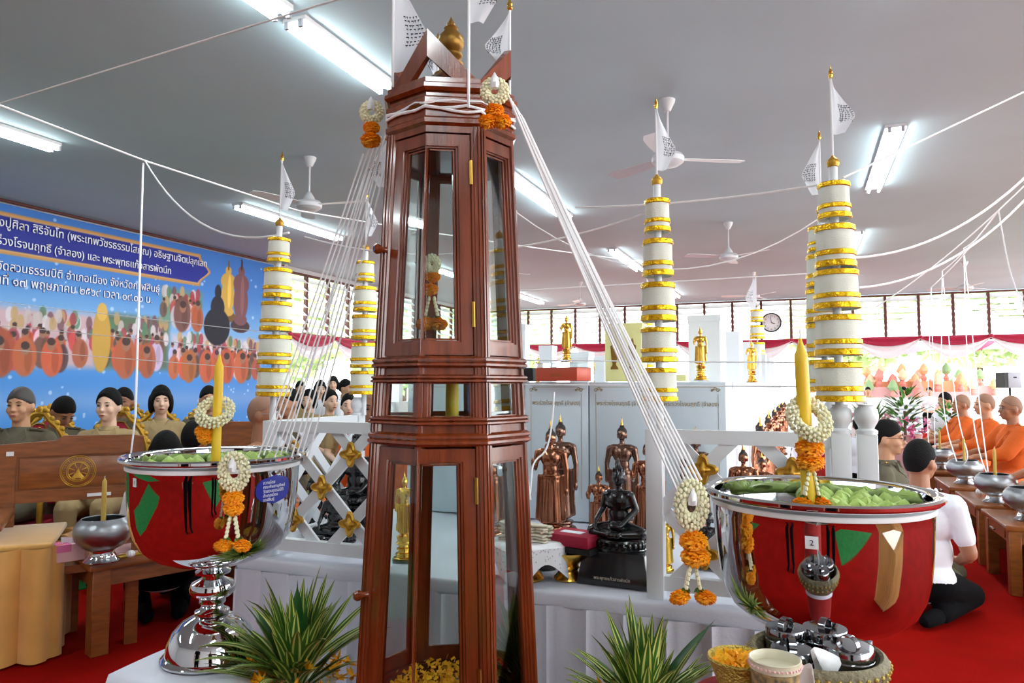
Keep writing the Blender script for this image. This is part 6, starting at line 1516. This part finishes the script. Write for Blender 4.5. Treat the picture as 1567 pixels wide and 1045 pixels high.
me = MB().box(-.066, .0, -.051, .051, .05, .086).mesh('printed_panel', 'pink', False); mk('printed_panel', me, t)
MB().grid([[(-.03 + .06 * u, .02 * sin(u * 6 + v_), .084 + .03 * v_) for u in [i / 6 for i in range(7)]] for v_ in (0, .5, 1)], thick=.001).build('tissue', 'plastic_white', t)
tx = on(205, 3.95, .46); t = thing('folded_cloth', 'pink cloth edged with yellow folded on the left low table', 'cloth', (tx.x, tx.y, .462), rz)
me = MB().box(-.17, .17, -.14, .14, 0, .012).mesh('cloth_border', 'yellow_satin', False); bevel(me, .004, 2); mk('cloth_border', me, t)
me = MB().box(-.14, .14, -.11, .11, .012, .018).mesh('cloth_centre', 'pale_pink', False); mk('cloth_centre', me, t)
def knot(px, d, z, lab, r=.02):
    q = on(px, d, z); m = MB(); m.ell((0, 0, 0), r, r, r * .85, 12, 8)
    for k in range(10): a_ = k * .63; m.tube([(r * 1.02 * cos(u) * cos(a_), r * 1.02 * cos(u) * sin(a_), r * .88 * sin(u)) for u in [j / 12 * 2 * pi for j in range(13)]], r * .09, 5)
    m.build('thread_ball', 'string', None, loc=(q.x, q.y, z + r * .85), label=lab, cat='thread')
knot(200, 3.72, .478, 'little ball of white thread on the pink cloth of the left low table')
# gold satin draped table at the left edge
a, b, rz, L = frame_at(-165, 3.35, 78, 3.62, .6)
t = thing('draped_table', 'small table covered in pleated gold satin at the left edge', 'table', (a.x, a.y, 0), rz); Lx, Ly, Z = L, .6, .575
me = MB().box(-.01, Lx + .01, -.01, Ly, Z - .03, Z).mesh('satin_top', 'gold_satin', False); bevel(me, .01, 3); mk('satin_top', me, t)
per = [(0, Ly), (0, 0), (Lx, 0), (Lx, Ly)]; P = [[] for _ in range(6)]
for (p0, p1) in zip(per, per[1:]):
    LL_ = hypot(p1[0] - p0[0], p1[1] - p0[1]); nn = int(LL_ / .008); tx_, ty_ = (p1[0] - p0[0]) / LL_, (p1[1] - p0[1]) / LL_
    for i in range(nn + 1):
        u = i / nn * LL_
        for r, zz in enumerate((Z - .02, Z - .06, Z - .2, Z - .36, Z - .5, .01)):
            o = .03 + .05 * (abs(sin(u * 20 + .5 * sin(u * 9))) ** .7 - .5) + .008 * sin(u * 47) * min(1, (.25 + r * .28)) ; P[r].append((p0[0] + tx_ * u + ty_ * o, p0[1] + ty_ * u - tx_ * o, zz))
MB().grid(P[::-1]).build('pleated_drape', 'gold_satin', t, ang=70)
MB().box(.02, Lx - .02, .02, Ly - .02, 0, Z - .035).build('table_frame', 'wood_dark', t, smooth=False)
# gold draped stands behind the lens on the right, mirrored in the right bowl
t = thing('draped_table', 'tall table draped in pleated gold satin, mirrored in the right silver bowl', 'table', (1.5, 1.15, 0), radians(20))
P = []
for (zz, am) in ((.72, .2), (.6, .5), (.3, 1), (.01, 1.3)):
    P.append([((.24 + .014 * am * sin(a_ * 40)) * cos(a_) / max(abs(cos(a_)), abs(sin(a_))), (.3 + .014 * am * sin(a_ * 40)) * sin(a_) / max(abs(cos(a_)), abs(sin(a_))), zz) for a_ in [2 * pi * j / 240 for j in range(240)]])
MB().grid(P[::-1], close_u=True).build('pleated_drape', 'gold_satin', t, ang=70); MB().box(-.24, .24, -.24, .24, .68, .725).build('satin_top', 'gold_satin', t, smooth=False)
# ================================================================ RIGHT FURNITURE
for (y_, ly, lab) in ((6.42, .78, 'brown low table with alms bowl and candle, middle of the right row'), (5.55, .70, 'brown low table nearest the camera in the right row'), (7.45, .8, 'brown low table farther along the right row'), (8.75, .8, 'brown low table farthest along the right row')):
    low_table(1.20, y_, 0, .37, ly, .45, lab, .07, True)
def pxd(x, y): d_ = y * cos(YAW) - x * sin(YAW); return 783.5 + 1100 * (x * cos(YAW) + y * sin(YAW)) / (d_ * 1.0018 - .055), d_
alms(*pxd(1.39, 6.62), .452, 'steel alms bowl with candle on the middle right table', .145)
alms(*pxd(1.39, 7.75), .452, 'steel alms bowl near the leftmost monk on the right', .15)
alms(*pxd(1.41, 5.82), .452, 'steel alms bowl cut by the right picture edge', .15)
alms(*pxd(1.39, 9.0), .452, 'small far steel alms bowl right of the kneeling officer', .15)
knot(1500, 5.95, .458, 'white thread ball on the middle low table beside the alms bowl', .03); knot(1554, 5.3, .462, 'white ball of thread in a wicker basket at the right', .05)
v = on(1554, 5.3, .452); MB().lathe([(0, 0), (.06, 0), (.08, .035), (.075, .035), (.055, .006), (0, .006)], 28, jit=lambda a_, z: 1 + .02 * sin(a_ * 20)).build('wicker_basket', 'wood_brown', None, loc=(v.x, v.y, .452), label='small wicker basket holding the ball of thread', cat='basket')
v = on(1556, 4.4, .5); t = thing('draped_stool', 'yellow satin draped stool at the lower right edge', 'stool', (v.x + .25, v.y, 0))
P = [[((.2 + .012 * am * sin(a_ * 18)) * cos(a_), (.2 + .012 * am * sin(a_ * 18)) * sin(a_), zz) for a_ in [2 * pi * j / 96 for j in range(96)]] for (zz, am) in ((.34, .1), (.3, .4), (.15, 1), (.01, 1.6))]
MB().grid(P[::-1], close_u=True).build('pleated_drape', 'yellow_satin', t); MB().lathe([(0, .335), (.2, .335), (.198, .345), (0, .347)], 48).build('satin_top', 'yellow_satin', t)
# white speaker on a pole
v = on(1545, 11.5, 1.4); t = thing('loudspeaker', 'grey white loudspeaker on a thin pole behind the monks', 'speaker', (v.x, v.y, 0), YAW)
me = MB().box(-.10, .11, -.12, .12, 1.31, 1.56).mesh('cabinet_shell', 'plastic_grey', False); bevel(me, .01, 2); mk('cabinet_shell', me, t)
me = MB().box(-.15, -.098, -.11, .11, 1.315, 1.555).mesh('speaker_grille', 'black', False); mk('speaker_grille', me, t)
MB().box(-.02, .03, -.124, -.119, 1.47, 1.49).build('badge', 'black', t, smooth=False); MB().tube([(0, 0, .0), (0, 0, 1.33)], .018, 10).build('pole', 'black', t); MB().lathe([(0, .0), (.14, .0), (.14, .015), (0, .025)], 20).build('base_plate', 'black', t)
# potted plants
def potted(px, d, zt, s, label, pot='pale_pink', potz=.55, broad=False, seed=1, flowers=None):
    v = on(px, d, 0); t = thing('potted_plant', label, 'plant', (v.x, v.y, 0)); rr = random.Random(seed); r = s * .42
    MB().lathe([(0, 0), (r * .7, 0), (r * .95, potz - .02), (r, potz), (r * .9, potz), (0, potz - .03)], 24, jit=lambda a_, z: 1 + .02 * sin(a_ * 24)).build('pot', pot, t)
    n = 26 if broad else 90
    if broad:
        for k in range(n):
            a_ = rr.uniform(0, 2 * pi); e = rr.uniform(.1, .9); b_ = MB(); blade_(b_, (0, 0, potz), (cos(a_) * e, sin(a_) * e, 1), (zt - potz) * rr.uniform(.6, 1.1), .035 * s / .4, 1.4, 0, None, 7); b_.build('leaf', 'leaf', t)
    else:
        for k in range(n):
            d_ = Vector((rr.gauss(0, 1), rr.gauss(0, 1), rr.gauss(0, 1))).normalized() * rr.uniform(.5, 1); c_ = Vector((d_.x * s * .5, d_.y * s * .5, (zt + potz) / 2 + d_.z * (zt - potz) * .5)); b_ = MB(); blade_(b_, c_, Vector((d_.x, d_.y, .4)), s * .3, s * .05, 3, 0, None, 4); b_.build('leaf', 'leaf', t)
        MB().tube([(0, 0, potz - .02), (0, 0, (zt + potz) / 2)], .02, 6).build('stem', 'wood_dark', t)
    if flowers:
        for k in range(14):
            a_ = rr.uniform(0, 2 * pi); p_ = Vector((cos(a_) * s * .5, sin(a_) * s * .5, potz + rr.uniform(.0, .22))); b_ = MB()
            for q in range(5): blade_(b_, p_, (rr.gauss(0, 1), rr.gauss(0, 1), rr.gauss(0, .6)), .09, .03, 1, 0, None, 3)
            b_.build('orchid_flower', flowers, t)
potted(1335, 10.5, 1.28, .50, 'spiky green potted plant left of the pink pot, behind the kneeling officer', 'plastic_white', .72, True, 2, 'pale_pink')
potted(1388, 10.0, 1.32, .52, 'round bushy plant in a fluted pink pot with orchids', 'pale_pink', .68, False, 3, 'pink')
potted(1455, 9.6, 1.12, .42, 'pale leafy plant before the man behind the monks', 'plastic_white', .55, False, 4)
v = on(1357, 13.5, 0); t = thing('air_cooler', 'white air cooler with slatted grille beyond the potted plants', 'appliance', (v.x, v.y, 0), YAW)
me = MB().box(-.52, .52, -.3, .3, .05, 1.12).mesh('housing', 'plastic_white', False); bevel(me, .03, 2); mk('housing', me, t)
for i in range(9): MB().box(-.02 + .0, .46, -.32, -.295, .40 + i * .072, .43 + i * .072).build('grille_slat', 'plastic_grey', t, smooth=False)
for sx in (-.42, .42): MB().lathe([(0, 0), (.04, 0), (.04, .06), (0, .06)], 10, (sx, 0, 0)).build('caster', 'black', t)
# outdoor offering tables with orange and red things
ro = random.Random(21)
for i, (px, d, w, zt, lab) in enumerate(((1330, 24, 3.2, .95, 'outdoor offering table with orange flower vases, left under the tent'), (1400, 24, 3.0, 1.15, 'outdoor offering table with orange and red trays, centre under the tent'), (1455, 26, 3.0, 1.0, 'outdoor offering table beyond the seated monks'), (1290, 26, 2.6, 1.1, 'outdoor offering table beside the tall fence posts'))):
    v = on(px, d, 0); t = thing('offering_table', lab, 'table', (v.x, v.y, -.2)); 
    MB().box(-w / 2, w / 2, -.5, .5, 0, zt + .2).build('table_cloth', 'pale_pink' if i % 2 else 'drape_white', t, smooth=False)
    MB().box(-w / 2, w / 2, -.2, .5, zt + .2, zt + .55).build('upper_step', 'overexposed_orange' if i % 2 else 'pale_pink', t, smooth=False)
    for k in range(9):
        x = -w / 2 + .2 + k * (w - .4) / 8; z0 = zt + (.55 if k % 2 else .2); y = .1 if k % 2 else -.35; c_ = ['overexposed_orange', 'overexposed_red', 'overexposed_orange', 'overexposed_green', 'overexposed_cream'][ro.randrange(5)]
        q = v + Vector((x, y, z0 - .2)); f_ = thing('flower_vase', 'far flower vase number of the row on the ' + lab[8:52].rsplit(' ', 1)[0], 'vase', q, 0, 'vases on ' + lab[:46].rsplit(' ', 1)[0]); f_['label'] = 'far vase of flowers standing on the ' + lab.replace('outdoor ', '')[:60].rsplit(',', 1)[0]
        MB().lathe([(0, 0), (.07, 0), (.1, .1), (.05, .2), (.08, .24), (0, .24)], 12).build('vase', 'overexposed_red', f_)
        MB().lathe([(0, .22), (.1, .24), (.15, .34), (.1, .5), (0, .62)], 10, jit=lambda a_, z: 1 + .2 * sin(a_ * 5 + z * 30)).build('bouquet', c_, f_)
